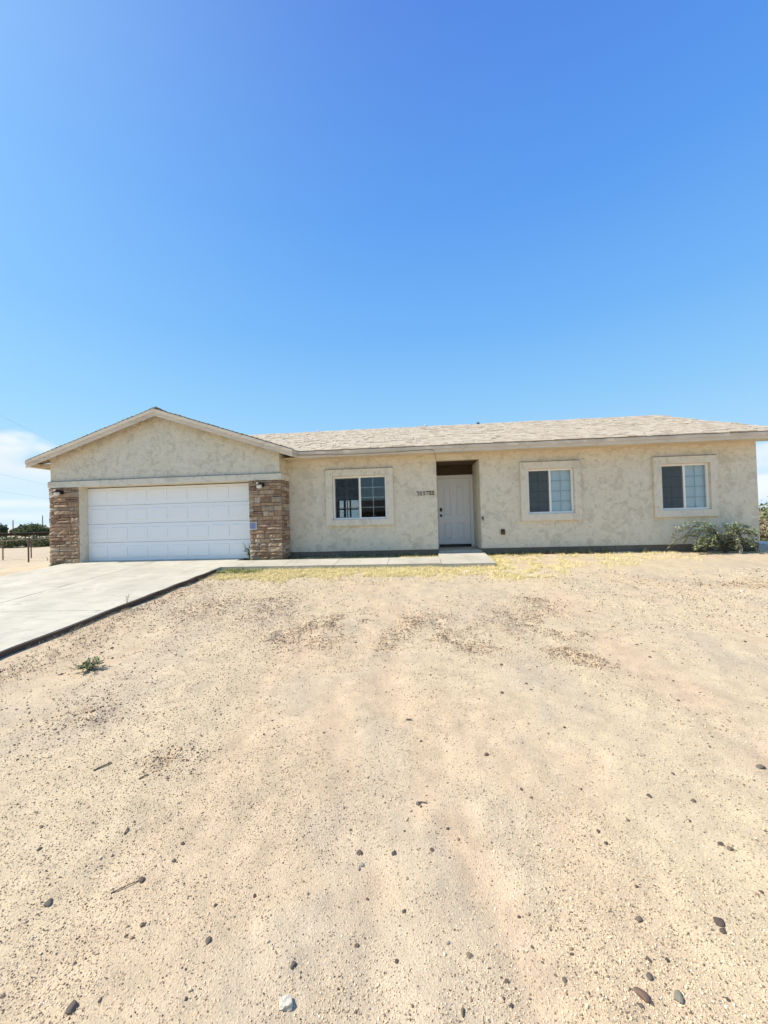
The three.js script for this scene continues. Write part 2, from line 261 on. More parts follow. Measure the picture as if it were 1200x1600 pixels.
// ---------------------------------------------------------------- house
const house = thing('house', 'single storey tan stucco house with attached garage and shingle roof', 'house');
const P1 = { l: 1.277, r: 2.806, b: .89, t: 2.113 }, P2 = { l: 6.635, r: 7.844, b: .903, t: 2.116 }, P3 = { l: 10.057, r: 11.253, b: .903, t: 2.112 };
{
  const s = poly([[-0.06, 0], [4.2, 0], [4.2, 2.46], [5.38, 2.46], [5.38, 0], [12.43, 0], [12.43, 2.74], [-0.06, 2.74]]);
  for (const w of [P1, P2, P3]) hole(s, w.l, w.r, w.b, w.t);
  mesh('wall', ext(s, -0.2, 0), M.stucco, house);
  // gable end, back and far side
  const gside = ext(poly([[-9, 0], [-0.2, 0], [-0.2, 2.74], [-4.5, 4.25], [-9, 2.74]]), 0, 0.2); gside.rotateY(-Math.PI / 2); 
  mesh('side_wall', gside.clone().translate(12.43, 0, 0), M.stucco, house);
  mesh('side_wall', gside.clone().translate(-6.607, 0, 0), M.stucco, house);
  const b = poly([[-6.6, 0], [12.23, 0], [12.23, 2.74], [-6.6, 2.74]]); hole(b, -0.42, 0.72, 0.95, 1.92);
  mesh('back_wall', ext(b, -9, -8.8), M.stucco, house);
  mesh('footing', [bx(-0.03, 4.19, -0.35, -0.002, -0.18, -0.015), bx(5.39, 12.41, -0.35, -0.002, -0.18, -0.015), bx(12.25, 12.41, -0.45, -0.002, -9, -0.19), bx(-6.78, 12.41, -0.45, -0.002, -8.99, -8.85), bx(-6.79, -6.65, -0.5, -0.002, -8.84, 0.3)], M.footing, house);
  // floors, ceilings and inner partitions close the rooms
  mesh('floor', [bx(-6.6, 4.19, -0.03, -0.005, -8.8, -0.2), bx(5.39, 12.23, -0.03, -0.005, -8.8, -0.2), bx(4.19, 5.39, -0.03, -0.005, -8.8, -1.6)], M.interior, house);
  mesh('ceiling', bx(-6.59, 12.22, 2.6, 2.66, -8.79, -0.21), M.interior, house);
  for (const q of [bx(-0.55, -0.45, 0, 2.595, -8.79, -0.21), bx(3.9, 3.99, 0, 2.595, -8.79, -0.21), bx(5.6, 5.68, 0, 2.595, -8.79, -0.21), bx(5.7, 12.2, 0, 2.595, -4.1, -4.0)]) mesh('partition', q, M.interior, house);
  // entry recess
  mesh('recess_wall', [bx(4.0, 4.2, -0.03, 2.595, -1.4, -0.2), bx(5.38, 5.58, -0.03, 2.595, -1.4, -0.2)], M.stucco, house);
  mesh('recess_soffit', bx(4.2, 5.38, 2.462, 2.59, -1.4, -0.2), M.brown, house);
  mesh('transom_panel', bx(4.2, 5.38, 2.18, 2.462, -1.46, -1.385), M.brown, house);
  mesh('porch_floor', bx(4.2, 5.38, -0.2, -0.05, -1.46, 0.015), M.concrete, house);
  // front door
  mesh('door_frame', [bx(4.203, 4.30, -0.048, 2.18, -1.45, -1.36), bx(5.28, 5.377, -0.048, 2.18, -1.45, -1.36), bx(4.30, 5.28, 2.075, 2.18, -1.45, -1.36)], M.vinyl, house);
  const fd = mesh('front_door', rbx(4.305, 5.275, 0.035, 2.07, -1.44, -1.395, 0.004), M.door, house);
  tag(fd, 'white panelled front door with black lock');
  mesh('threshold', bx(4.30, 5.28, -0.048, 0.03, -1.45, -1.34), M.bronze, house);
  const ring = (pts, inset) => { const s = poly(pts), cx = pts.reduce((a, q) => a + q[0], 0) / pts.length, cy = pts.reduce((a, q) => a + q[1], 0) / pts.length, h = new THREE.Path(); pts.map(([x, y]) => [x + (x < cx ? inset : -inset), y + (y < cy ? inset : -inset)]).reverse().forEach(([x, y], i) => i ? h.lineTo(x, y) : h.moveTo(x, y)); h.closePath(); s.holes.push(h); return s; };
  for (const [x0, x1, arch] of [[4.47, 4.70, 1], [4.86, 5.09, -1]]) {
    const up = [[x0, 0.93], [x1, 0.93]]; const yl = arch > 0 ? 1.80 : 1.88, yr = arch > 0 ? 1.88 : 1.80;
    up.push([x1, yr]); for (let i = 1; i < 8; i++) { const t = i / 8; up.push([lerp(x1, x0, t), lerp(yr, yl, ss(0, 1, t))]); } up.push([x0, yl]);
    mesh('panel', [ext(ring(up, 0.022), -1.396, -1.372, 0.007), ext(poly(up.map(([x, y]) => [lerp((x0 + x1) / 2, x, 0.66), lerp(1.38, y, 0.90)])), -1.396, -1.376, 0.008)], M.door, fd);
    const lo = [[x0, 0.22], [x1, 0.22], [x1, 0.72], [x0, 0.72]];
    mesh('panel', [ext(ring(lo, 0.022), -1.396, -1.372, 0.007), ext(poly(lo.map(([x, y]) => [lerp((x0 + x1) / 2, x, 0.66), lerp(0.47, y, 0.84)])), -1.396, -1.376, 0.008)], M.door, fd);
  }
  mesh('deadbolt', rbx(4.345, 4.415, 1.06, 1.17, -1.40, -1.372, 0.01), M.black, fd);
  mesh('knob', [new THREE.SphereGeometry(0.034, 20, 14).translate(4.38, 0.93, -1.335), new THREE.CylinderGeometry(0.013, 0.013, 0.05, 12).rotateX(Math.PI / 2).translate(4.38, 0.93, -1.37), new THREE.CylinderGeometry(0.037, 0.037, 0.01, 20).rotateX(Math.PI / 2).translate(4.38, 0.93, -1.39)], M.black, fd);
  mesh('peephole', new THREE.CylinderGeometry(0.011, 0.011, 0.012, 12).rotateX(Math.PI / 2).translate(4.78, 1.57, -1.392), M.black, fd);
}

// windows
function windowUnit(P, T, o) {
  const w = sub('window', house);
  const s = poly([[T.l, T.b], [T.r, T.b], [T.r, T.t], [T.l, T.t]]); hole(s, P.l - 0.004, P.r + 0.004, P.b - 0.004, P.t + 0.004);
  mesh('surround', ext(s, 0.004, 0.072, 0.006), M.trim, w);
  mesh('top_strip', bx(T.l + 0.004, T.r - 0.004, T.t + 0.001, T.t + 0.012, 0.0005, 0.058), M.pipe, w);  // thin dark brown strip along the top edge of the surround
  const F = 0.05, m = (P.l + P.r) / 2, c = 0.026, z0 = -0.075, z1 = -0.004;
  mesh('frame', [rbx(P.l, P.l + F, P.b, P.t, z0, z1, .006), rbx(P.r - F, P.r, P.b, P.t, z0, z1, .006), rbx(P.l + F, P.r - F, P.t - F, P.t, z0, z1 - .001, .006), rbx(P.l + F, P.r - F, P.b, P.b + F, z0, z1 - .001, .006), rbx(m - c, m + c, P.b + F, P.t - F, z0, z1 - .002, .006)], M.vinyl, w);
  mesh('sill', bx(P.l - 0.003, P.r + 0.003, P.b - 0.003, P.b + 0.006, -0.19, 0.012), M.trim, w);
  [[P.l + F, m - c], [m + c, P.r - F]].forEach(([a, b], k) => {
    const y0 = P.b + F, y1 = P.t - F, zg = k ? -0.045 : -0.055;
    const sash = 0.018;
    if (!k) mesh('sash', [bx(a, a + sash, y0, y1, zg - 0.012, zg + 0.012), bx(b - sash, b, y0, y1, zg - 0.012, zg + 0.012), bx(a + sash, b - sash, y1 - sash, y1, zg - 0.012, zg + 0.012), bx(a + sash, b - sash, y0, y0 + sash, zg - 0.012, zg + 0.012)], M.vinyl, w);
    mesh('pane', bx(a, b, y0, y1, zg - 0.0015, zg + 0.0015).scale(1, 1, 1), M.glass, w);
    const gm = o.grille, h = 0.009, mid = (a + b) / 2;
    mesh('muntin', bx(mid - h, mid + h, y0, y1, zg - 0.016, zg - 0.006), gm, w);
    for (let q = 1; q < 4; q++) { const y = lerp(y0, y1, q / 4); mesh('muntin', bx(a, b, y - h, y + h, zg - 0.0165, zg - 0.0065), gm, w); }
    if (!k && o.screen) mesh('insect_screen', bx(a, b, y0, y1, -0.031, -0.029), o.blind ? M.screen : M.thinScreen, w);
  });
  if (o.blind) {
    const parts = []; for (let y = P.b + 0.03; y < P.t - 0.03; y += 0.025) parts.push(new THREE.BoxGeometry(P.r - P.l - 0.03, 0.0275, 0.0015).rotateX(-0.28).translate((P.l + P.r) / 2, y, -0.125));
    parts.push(bx(P.l + 0.01, P.r - 0.01, P.t - 0.05, P.t - 0.005, -0.15, -0.11));
    mesh('blind', parts, M.blind, w);
  }
  return w;
}
windowUnit(P1, { l: 1.077, r: 2.992, b: .712, t: 2.306 }, { grille: M.grille, screen: true, blind: false });
windowUnit(P2, { l: 6.447, r: 8.023, b: .712, t: 2.305 }, { grille: M.grille, screen: true, blind: true });
windowUnit(P3, { l: 9.861, r: 11.437, b: .716, t: 2.303 }, { grille: M.grille, screen: true, blind: true });
{ // window in the back wall, seen through the front room
  const w = sub('window', house), x0 = -0.42, x1 = 0.72, y0 = 0.95, y1 = 1.92, z = -8.9;
  mesh('frame', [bx(x0, x0 + .05, y0, y1, z - .03, z + .03), bx(x1 - .05, x1, y0, y1, z - .03, z + .03), bx(x0 + .05, x1 - .05, y0, y0 + .05, z - .03, z + .03), bx(x0 + .05, x1 - .05, y1 - .05, y1, z - .03, z + .03), bx(-0.15, -0.04, y0 + .05, y1 - .05, z - .03, z + .03), bx(0.16, 0.24, y0 + .05, y1 - .05, z - .03, z + .03), bx(0.02, 0.05, y0 + .05, y1 - .05, z - .02, z + .02), bx(x0 + .05, x1 - .05, 1.40, 1.44, z - .02, z + .02)], M.brown, w);
  const sl = []; for (let y = y0 + 0.05; y < y1 - 0.03; y += 0.055) sl.push(bx(x0 + .05, x1 - .05, y, y + 0.02, z - 0.05, z - 0.045));
  mesh('blind', sl, M.blind, w);
}

// garage front
{
  const AX = -3.43, HW = 3.81;
  const gy = (x) => 2.80 + (HW - Math.abs(x - AX)) / 3;
  mesh('gable_wall', ext(poly([[-6.807, 2.10], [-0.053, 2.10], [-0.053, gy(-0.053) - 0.06], [AX, gy(AX) - 0.06], [-6.807, gy(-6.807) - 0.06]]), 0.385, 0.605), M.stucco, house);
  mesh('return_wall', bx(-0.253, -0.053, 2.10, 2.88, -0.1, 0.385), M.stucco, house);
  mesh('trim_band', [rbx(-6.83, 0.02, 2.02, 2.193, 0.30, 0.684, 0.008), rbx(-0.22, 0.0202, 2.0205, 2.1925, 0.001, 0.31, 0.008)], M.trim, house);
  mesh('top_strip', bx(-6.80, 0.0, 2.194, 2.205, 0.6055, 0.668), M.pipe, house);  // same thin dark brown strip on top of the trim band
  mesh('jamb', [bx(-5.96, -5.885, -0.16, 2.018, 0.25, 0.655), bx(-0.902, -0.83, -0.16, 2.018, 0.25, 0.655), bx(-5.885, -0.902, 1.99, 2.018, 0.25, 0.37)], M.trim, house);
  // garage door: four sections, eight raised panels in each
  const gd = sub('garage_door', house), x0 = -5.884, x1 = -0.904, h = 0.534;
  const pw = (x1 - x0 - 0.10) / 8, pg = ext(poly([[-pw / 2 + .06, -.165], [pw / 2 - .06, -.165], [pw / 2 - .06, .165], [-pw / 2 + .06, .165]]), 0, 0.016, 0.012), pn = triUV(pg);
  const fr = ext((() => { const s = poly([[-pw / 2 + .035, -.19], [pw / 2 - .035, -.19], [pw / 2 - .035, .19], [-pw / 2 + .035, .19]]); hole(s, -pw / 2 + .048, pw / 2 - .048, -.177, .177); return s; })(), 0, 0.006, 0.003);
  const pnl = pn;
  for (let r = 0; r < 4; r++) {
    const y0 = -0.116 + r * h; mesh('door_section', rbx(x0, x1, y0 + 0.003, y0 + h - 0.003, 0.325, 0.370, 0.007), M.whitePaint, gd);
    for (let c = 0; c < 8; c++) { const p = new THREE.Mesh(pnl, M.whitePaint); p.name = 'panel'; p.position.set(x0 + 0.05 + (c + 0.5) * pw, y0 + h / 2, 0.3695); p.castShadow = p.receiveShadow = true; gd.add(p); }
  }
  mesh('bottom_seal', bx(x0 + 0.002, x1 - 0.002, -0.135, -0.114, 0.33, 0.365), M.rubber, gd);
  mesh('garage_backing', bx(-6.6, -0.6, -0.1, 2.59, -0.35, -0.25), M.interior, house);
  mesh('garage_side_wall', [bx(-6.807, -6.6, -0.3, 2.74, -0.21, 0.34)], M.stucco, house);

  // stone columns: dry-stacked ledge stone, each stone a piece
  const R = rng(77), variants = [];
  for (let v = 0; v < 9; v++) {
    const g = new THREE.BoxGeometry(1, 1, 1, 3, 2, 1).toNonIndexed(), p = g.attributes.position;
    const jig = (x, y, z, k) => (hash(Math.round(x * 60) + 500, Math.round(y * 60) + 500, Math.round(z * 10) + v * 31 + k * 7) - 0.5);
    for (let i = 0; i < p.count; i++) { let x = p.getX(i), y = p.getY(i), z = p.getZ(i); const X = x, Y = y, Z = z; const edge = Math.abs(X) > 0.49, eY = Math.abs(Y) > 0.49;
      if (Z > 0) { z += jig(X, Y, Z, 1) * 0.34 - (edge || eY ? 0.14 : 0); } x += edge ? jig(0, Y, Z, 2) * 0.035 : jig(X, Y, Z, 2) * 0.09; y += eY ? jig(X, Y, Z, 3) * 0.10 : jig(X, Y, Z, 3) * 0.14; p.setXYZ(i, x, y, z); }
    g.computeVertexNormals(); variants.push(triUV(g));
  }
  const tones = [[.72, .48, .305], [.60, .375, .225], [.78, .55, .36], [.54, .37, .25], [.68, .43, .265], [.46, .275, .17], [.86, .68, .49], [.62, .46, .32]].map((c) => std({ color: rgb(...c), map: stoneMap, bumpMap: stoneBump, bumpScale: 0.006, flatShading: true }));
  function stones(parent, a0, a1, yb, yt, place) {
    let y = yb;
    while (y < yt - 0.02) {
      let rh = 0.07 + 0.085 * R(); if (yt - y - rh < 0.05) rh = yt - y; let a = a0;
      while (a < a1 - 0.02) {
        let w = 0.13 + 0.33 * Math.pow(R(), 1.2); if (a1 - a - w < 0.10) w = a1 - a; if (w > 0.5) w = 0.3;
        const split = rh > 0.11 && R() < 0.3 ? 2 : 1;
        for (let s = 0; s < split; s++) {
          const hh = rh / split, m = new THREE.Mesh(variants[Math.floor(R() * 9)], tones[Math.floor(Math.pow(R(), 1.15) * 8)]); m.name = 'stone'; m.castShadow = m.receiveShadow = true;
          place(m, a + w / 2, y + hh * (s + 0.5), w - 0.011, hh - 0.010, R()); parent.add(m);
        }
        a += w;
      }
      y += rh;
    }
  }
  const front = (m, x, y, w, h, r) => { m.position.set(x, y, 0.635 + r * 0.02); m.scale.set(w, h, 0.075); };
  const right = (m, zz, y, w, h, r) => { m.position.set(-0.034 + r * 0.02, y, zz); m.rotation.y = Math.PI / 2; m.scale.set(w, h, 0.075); };
  const left = (m, zz, y, w, h, r) => { m.position.set(-6.775 - r * 0.02, y, zz); m.rotation.y = -Math.PI / 2; m.scale.set(w, h, 0.075); };
  const cl = mesh('stone_column', bx(-6.79, -5.97, -0.5, 2.018, 0.26, 0.628), M.mortar, house); tag(cl, 'ledge stone column at the open side of the garage with sunlit ledges');
  stones(cl, -6.80, -5.888, -0.30, 2.012, front); stones(cl, 0.20, 0.60, -0.30, 2.012, left);
  const cr = mesh('stone_column', bx(-0.82, -0.04, -0.4, 2.018, 0.01, 0.628), M.mortar, house); tag(cr, 'ledge stone column between the garage door and the house wall');
  stones(cr, -0.90, 0.0, -0.13, 2.012, front); stones(cr, 0.02, 0.60, -0.13, 2.012, right);
}

// ---------------------------------------------------------------- roof
{
  const roof = sub('roof', house), AX = -3.43, HW = 3.81, EY = 2.80, EZ = 0.47, RZ = -4.5;
  const fMain = (x, z) => EY + (EZ - z) / 3, fBack = (x, z) => EY + (z - RZ * 2 + EZ) / 3, fGar = (x) => EY + (HW - Math.abs(x - AX)) / 3;
  const VZ = EZ - HW;                            // where the garage ridge meets the main slope
  function plate(pts, f, th = 0.035) { const g = new THREE.ExtrudeGeometry(poly(pts.map(([x, z]) => [x, -z])), { depth: th, bevelEnabled: false }).rotateX(-Math.PI / 2), p = g.attributes.position; for (let i = 0; i < p.count; i++) { const x = p.getX(i), z = p.getZ(i); p.setY(i, f(x, z) - th + p.getY(i) - 0.012); } g.computeVertexNormals(); return g; }
  mesh('deck', [plate([[AX + HW, EZ], [12.74, EZ], [12.74, RZ], [-7.23, RZ], [-7.23, EZ], [AX, VZ]], fMain), plate([[-7.23, RZ], [12.74, RZ], [12.74, 2 * RZ - EZ], [-7.23, 2 * RZ - EZ]], fBack)], M.deck, roof);
  mesh('garage_deck', [plate([[AX, 0.89], [AX + HW, 0.89], [AX + HW, EZ], [AX, VZ]], fGar), plate([[AX - HW, EZ], [AX - HW, 0.89], [AX, 0.89], [AX, VZ]], fGar)], M.deck, roof);
  // shingles: three-tab courses with uneven butts
  const R = rng(404), pitch = Math.atan(1 / 3), tones = [[.62, .53, .405], [.58, .49, .375], [.66, .57, .445], [.49, .41, .31], [.61, .515, .385]];
  const mats = tones.map((c) => std({ color: rgb(...c), map: granMap, roughness: 1 })), widths = [0.13, 0.18, 0.23, 0.30], geos = widths.map((w) => triUV(bx(-w / 2 + .002, w / 2 - .002, -0.004, 0.009, -0.20, 0)));
  const field = [], exp = 0.14 * Math.cos(pitch);
  let count = 0;
  const put = (k, x, y, z, rot, tone, single, th) => {
    if (single) { const m = new THREE.Mesh(geos[k], mats[tone]); m.name = 'shingle'; m.castShadow = m.receiveShadow = true; m.position.set(x, y, z); m.rotation.set(...rot); m.scale.y = th; roof.add(m); count++; return; }
    const g = geos[k].clone(); g.scale(1, th, 1); const e = new THREE.Euler(...rot); g.applyMatrix4(new THREE.Matrix4().makeRotationFromEuler(e)).translate(x, y, z);
    const n = g.attributes.position.count, c = new Float32Array(n * 3); for (let i = 0; i < n; i++) c.set(tones[tone], i * 3); g.setAttribute('color', new THREE.BufferAttribute(c, 3)); field.push(g);
  };
  for (let r = 0, z = EZ + 0.03; z > RZ + 0.05; r++, z -= exp) {
    let x = -7.25; const vx = AX + HW - (EZ - z) - 0.05;
    while (x < 12.74) {
      let k = Math.floor(R() * 4); if (x + widths[k] > 12.78) k = 0;
      const c = x + widths[k] / 2, t = Math.min(4, Math.floor(R() * 5)), th = R() < 0.4 ? 2.4 : 1.1, up = (R() - 0.5) * 0.03;
      if (c > vx || c < 2 * AX - vx) put(k, c, fMain(c, z) + 0.002, z + up, [pitch + 0.035, 0, 0], t, r < 6 && c > -0.2 && count < 298, th);
      x += widths[k];
    }
  }
  for (let r = 0, z = 2 * RZ - EZ - 0.03; z < RZ - 0.05; r++, z += exp * 2) for (let x = -7.1; x < 12.6; x += 0.30) put(3, x + 0.15, fBack(0, z) + 0.002, z, [-(pitch + 0.03), Math.PI, 0, 'YXZ'], Math.floor(R() * 5), false, 1);
  for (const sd of [-1, 1]) for (let r = 0; r * exp < HW; r++) {
    const dx = HW + 0.03 - r * exp, zmin = EZ - (HW - dx); 
    for (let z = 0.905; z > Math.max(zmin, VZ) + 0.02; z -= 0.23) put(2, AX + sd * dx, fGar(AX + dx) + 0.002, z - 0.115, [pitch + 0.03, sd * Math.PI / 2, 0, 'YXZ'], Math.floor(R() * 5), false, R() < 0.4 ? 1.8 : 1);
  }
  const fm = mesh('shingle_field', field, std({ vertexColors: true, map: granMap, roughness: 1 }), roof, false); fm.userData.kind = 'stuff';
  const caps = []; for (let x = -7.2; x < 12.7; x += 0.16) for (const sd of [-1, 1]) caps.push(bx(-0.15, 0.15, 0, 0.009, -0.16, 0).rotateX(sd * pitch).translate(0, 0, 0).applyMatrix4(new THREE.Matrix4().makeTranslation(x, EY + (EZ - RZ) / 3 + 0.012 + 0.006 * R(), RZ + (sd > 0 ? 0.155 : 0.005))).translate(0, sd > 0 ? -0.053 : 0.0, 0));
  mesh('ridge_cap', caps, mats[2], roof);
  const gc = []; for (let z = 0.89; z > VZ; z -= 0.16) for (const sd of [-1, 1]) gc.push(bx(-0.14, 0, 0, 0.009, -0.2, 0).rotateZ(pitch).scale(-sd, 1, 1).translate(AX, fGar(AX) + 0.012, z));
  mesh('ridge_cap', gc, mats[1], roof);
  for (const [x, c, w] of [[4.05, M.blind, .055], [6.13, M.bronze, .05], [-0.3, M.blind, .035]]) { const v = mesh('roof_vent', [new THREE.CylinderGeometry(w, w, 0.30, 16).translate(x, 4.40, RZ - 0.15), new THREE.CylinderGeometry(w * 2.2, w * 2.6, 0.02, 16).translate(x, 4.42, RZ - 0.15), new THREE.ConeGeometry(w * 1.5, 0.05, 16).translate(x, 4.57, RZ - 0.15)], c, roof); }
  // fascia and rakes
  const fa = sub('fascia', house);
  mesh('fascia_board', bx(AX + HW + 0.022, 12.76, 2.615, 2.772, EZ - 0.02, EZ), M.fascia, fa);
  mesh('fascia_cap', bx(AX + HW + 0.044, 12.78, 2.70, 2.776, EZ + 0.002, EZ + 0.022), M.fascia, fa);
  mesh('fascia_board', bx(AX + HW, AX + HW + 0.02, 2.615, 2.772, EZ - 0.02, 0.868), M.fascia, fa);
  mesh('fascia_cap', bx(AX + HW + 0.021, AX + HW + 0.042, 2.70, 2.776, EZ - 0.02, 0.892), M.fascia, fa);
  mesh('fascia_board', bx(AX - HW - 0.02, AX - HW, 2.615, 2.772, -0.5, 0.868), M.fascia, fa);
  mesh('fascia_board', bx(-7.2, 12.76, 2.615, 2.772, 2 * RZ - EZ, 2 * RZ - EZ + 0.02), M.fascia, fa);
  for (const sd of [-1, 1]) {
    const rk = (a, b, h, z0, z1) => ext(poly([[AX, a], [AX + sd * (HW + 0.03), a - (HW + 0.03) / 3], [AX + sd * (HW + 0.03), a - (HW + 0.03) / 3 - h], [AX, a - h]]), z0, z1);
    mesh('rake_board', rk(EY + HW / 3 - 0.018, 0, 0.185, 0.870, 0.890), M.fascia, fa);
    mesh('rake_cap', rk(EY + HW / 3 - 0.012, 0, 0.085, 0.892, 0.912), M.fascia, fa);
  }
  { const g = ext(poly([[-EZ, 2.785], [-RZ, 2.785 + (EZ - RZ) / 3], [-(2 * RZ - EZ), 2.785], [-(2 * RZ - EZ), 2.60], [-RZ, 2.60 + (EZ - RZ) / 3], [-EZ, 2.60]]), 0, 0.02).rotateY(Math.PI / 2); mesh('rake_board', g.translate(12.742, 0, 0), M.fascia, fa); }
  for (const x of [-4.09, -4.94, -5.8, -6.62, -2.75, -1.9, -1.05]) mesh('lookout', bx(x - 0.02, x + 0.02, fGar(x) - 0.20, fGar(x) - 0.075, 0.6, 0.869), M.fascia, fa);
  mesh('soffit', bx(0.01, 12.74, 2.618, 2.632, 0.001, EZ - 0.021), M.fascia, fa);
  mesh('soffit_beam', bx(-7.22, -7.18, 2.62, 2.73, -0.4, 0.868), M.fascia, fa);
  mesh('rafter_tail', bx(-7.18, -6.808, 2.64, 2.74, 0.50, 0.54), M.fascia, fa);
}

// ---------------------------------------------------------------- things fixed to the house
function lantern(x, y, label) {
  const t = thing('wall_lantern', label, 'wall lamp', [x, y, 0.69], 'porch lanterns on the garage columns');
  mesh('backplate', new THREE.CylinderGeometry(0.055, 0.055, 0.03, 20).rotateX(Math.PI / 2).translate(0.05, 0, 0.01), M.bronze, t);
  mesh('arm', tube([[0.05, 0, 0.01], [0.05, 0.05, 0.07], [0.0, 0.075, 0.11]], 0.012), M.bronze, t);
  const pts = [[0.001, .085], [0.05, .078], [0.088, .045], [0.105, -.005], [0.098, -.005], [0.08, .035], [0.045, .066], [0.001, .072]].map((q) => new THREE.Vector2(...q));
  mesh('hood', new THREE.LatheGeometry(pts, 24).translate(0, 0, 0.115), M.bronze, t);
  const gl = [[0.001, -.10], [0.045, -.097], [0.062, -.08], [0.07, -.03], [0.066, .03], [0.04, .06], [0.001, .062]].map((q) => new THREE.Vector2(...q));
  mesh('globe', new THREE.LatheGeometry(gl, 24).translate(0, 0, 0.115), M.lampGlass, t);
}
lantern(-6.42, 1.885, 'hooded wall lantern on the stone column with sunlit ledges');
lantern(-0.545, 1.885, 'hooded wall lantern on the stone column beside the house wall');
{
  const font = await new FontLoader().loadAsync('fonts/droid/droid_serif_bold.typeface.json');
  const t = thing('house_number', 'dark metal house number beside the entry recess', 'house number', [3.64, 1.50, 0.004]);
  [...'11725'].forEach((ch, i) => { const d = mesh('digit', new TextGeometry(ch, { font, size: 0.108, depth: 0.016, curveSegments: 4 }), M.bronze, t); d.position.set(0.078 + i * 0.084, 0.006 + i * 0.001, 0); });
  const z = [[0.0, 0.105], [0.035, 0.118], [0.05, 0.085], [0.03, 0.06], [0.06, 0.05], [0.055, 0.015], [0.03, 0.0]];
  mesh('ornament', tube(z.map(([x, y]) => [x, y, 0.009]), 0.0095, 30, 6), M.bronze, t);
}
{
  const t = thing('outlet_box', 'small brown outlet box low on the wall beside the entry', 'outlet box', [5.95, 0.437, 0.0]);
  mesh('box', rbx(-0.055, 0.055, -0.075, 0.075, 0.002, 0.045, 0.008), M.pipe, t); mesh('cover', rbx(-0.04, 0.045, -0.02, 0.055, 0.04, 0.062, 0.006), M.bronze, t);
  const u = thing('hose_bib', 'small brown tap at the corner of the entry recess', 'tap', [5.42, 0.82, 0.0]);
  mesh('flange', new THREE.CylinderGeometry(0.03, 0.03, 0.012, 14).rotateX(Math.PI / 2).translate(0, 0, 0.008), M.pipe, u); mesh('spout', tube([[0, 0, 0.005], [0, 0, 0.06], [0.005, -0.03, 0.085], [0.01, -0.07, 0.09]], 0.012), M.pipe, u); mesh('handle', new THREE.TorusGeometry(0.024, 0.006, 6, 14).translate(0, 0.035, 0.05), M.pipe, u);
  const n = thing('notice', 'small blue and white notice on the stone column beside the garage door', 'notice', [-0.785, 0.785, 0.668]);
  mesh('board', rbx(-0.095, 0.095, -0.10, 0.10, 0, 0.022, 0.004), std({ color: rgb(.55, .53, .47) }), n); mesh('print', bx(-0.088, 0.065, -0.07, 0.092, 0.022, 0.0245), std({ color: rgb(.15, .19, .33), roughness: 0.5 }), n);
  const s = thing('junction_box', 'tiny dark box on the stone column above the blue notice', 'switch box', [-0.86, 1.06, 0.66]); mesh('box', rbx(-0.03, 0.03, -0.025, 0.03, 0, 0.03, 0.006), M.bronze, s);
  const c = mesh(numbered('cable'), tube([[0.43, 2.69, 0.502], [1.0, 2.672, 0.505], [1.76, 2.652, 0.506], [2.8, 2.655, 0.506], [3.66, 2.676, 0.505], [4.05, 2.686, 0.504], [4.12, 2.66, 0.49], [4.15, 2.60, 0.40], [4.19, 2.53, 0.12], [4.195, 2.47, 0.012]], 0.006, 90, 5), M.bronze); tag(c, 'thin dark cable running along the eave board to the entry', 'cable');
}

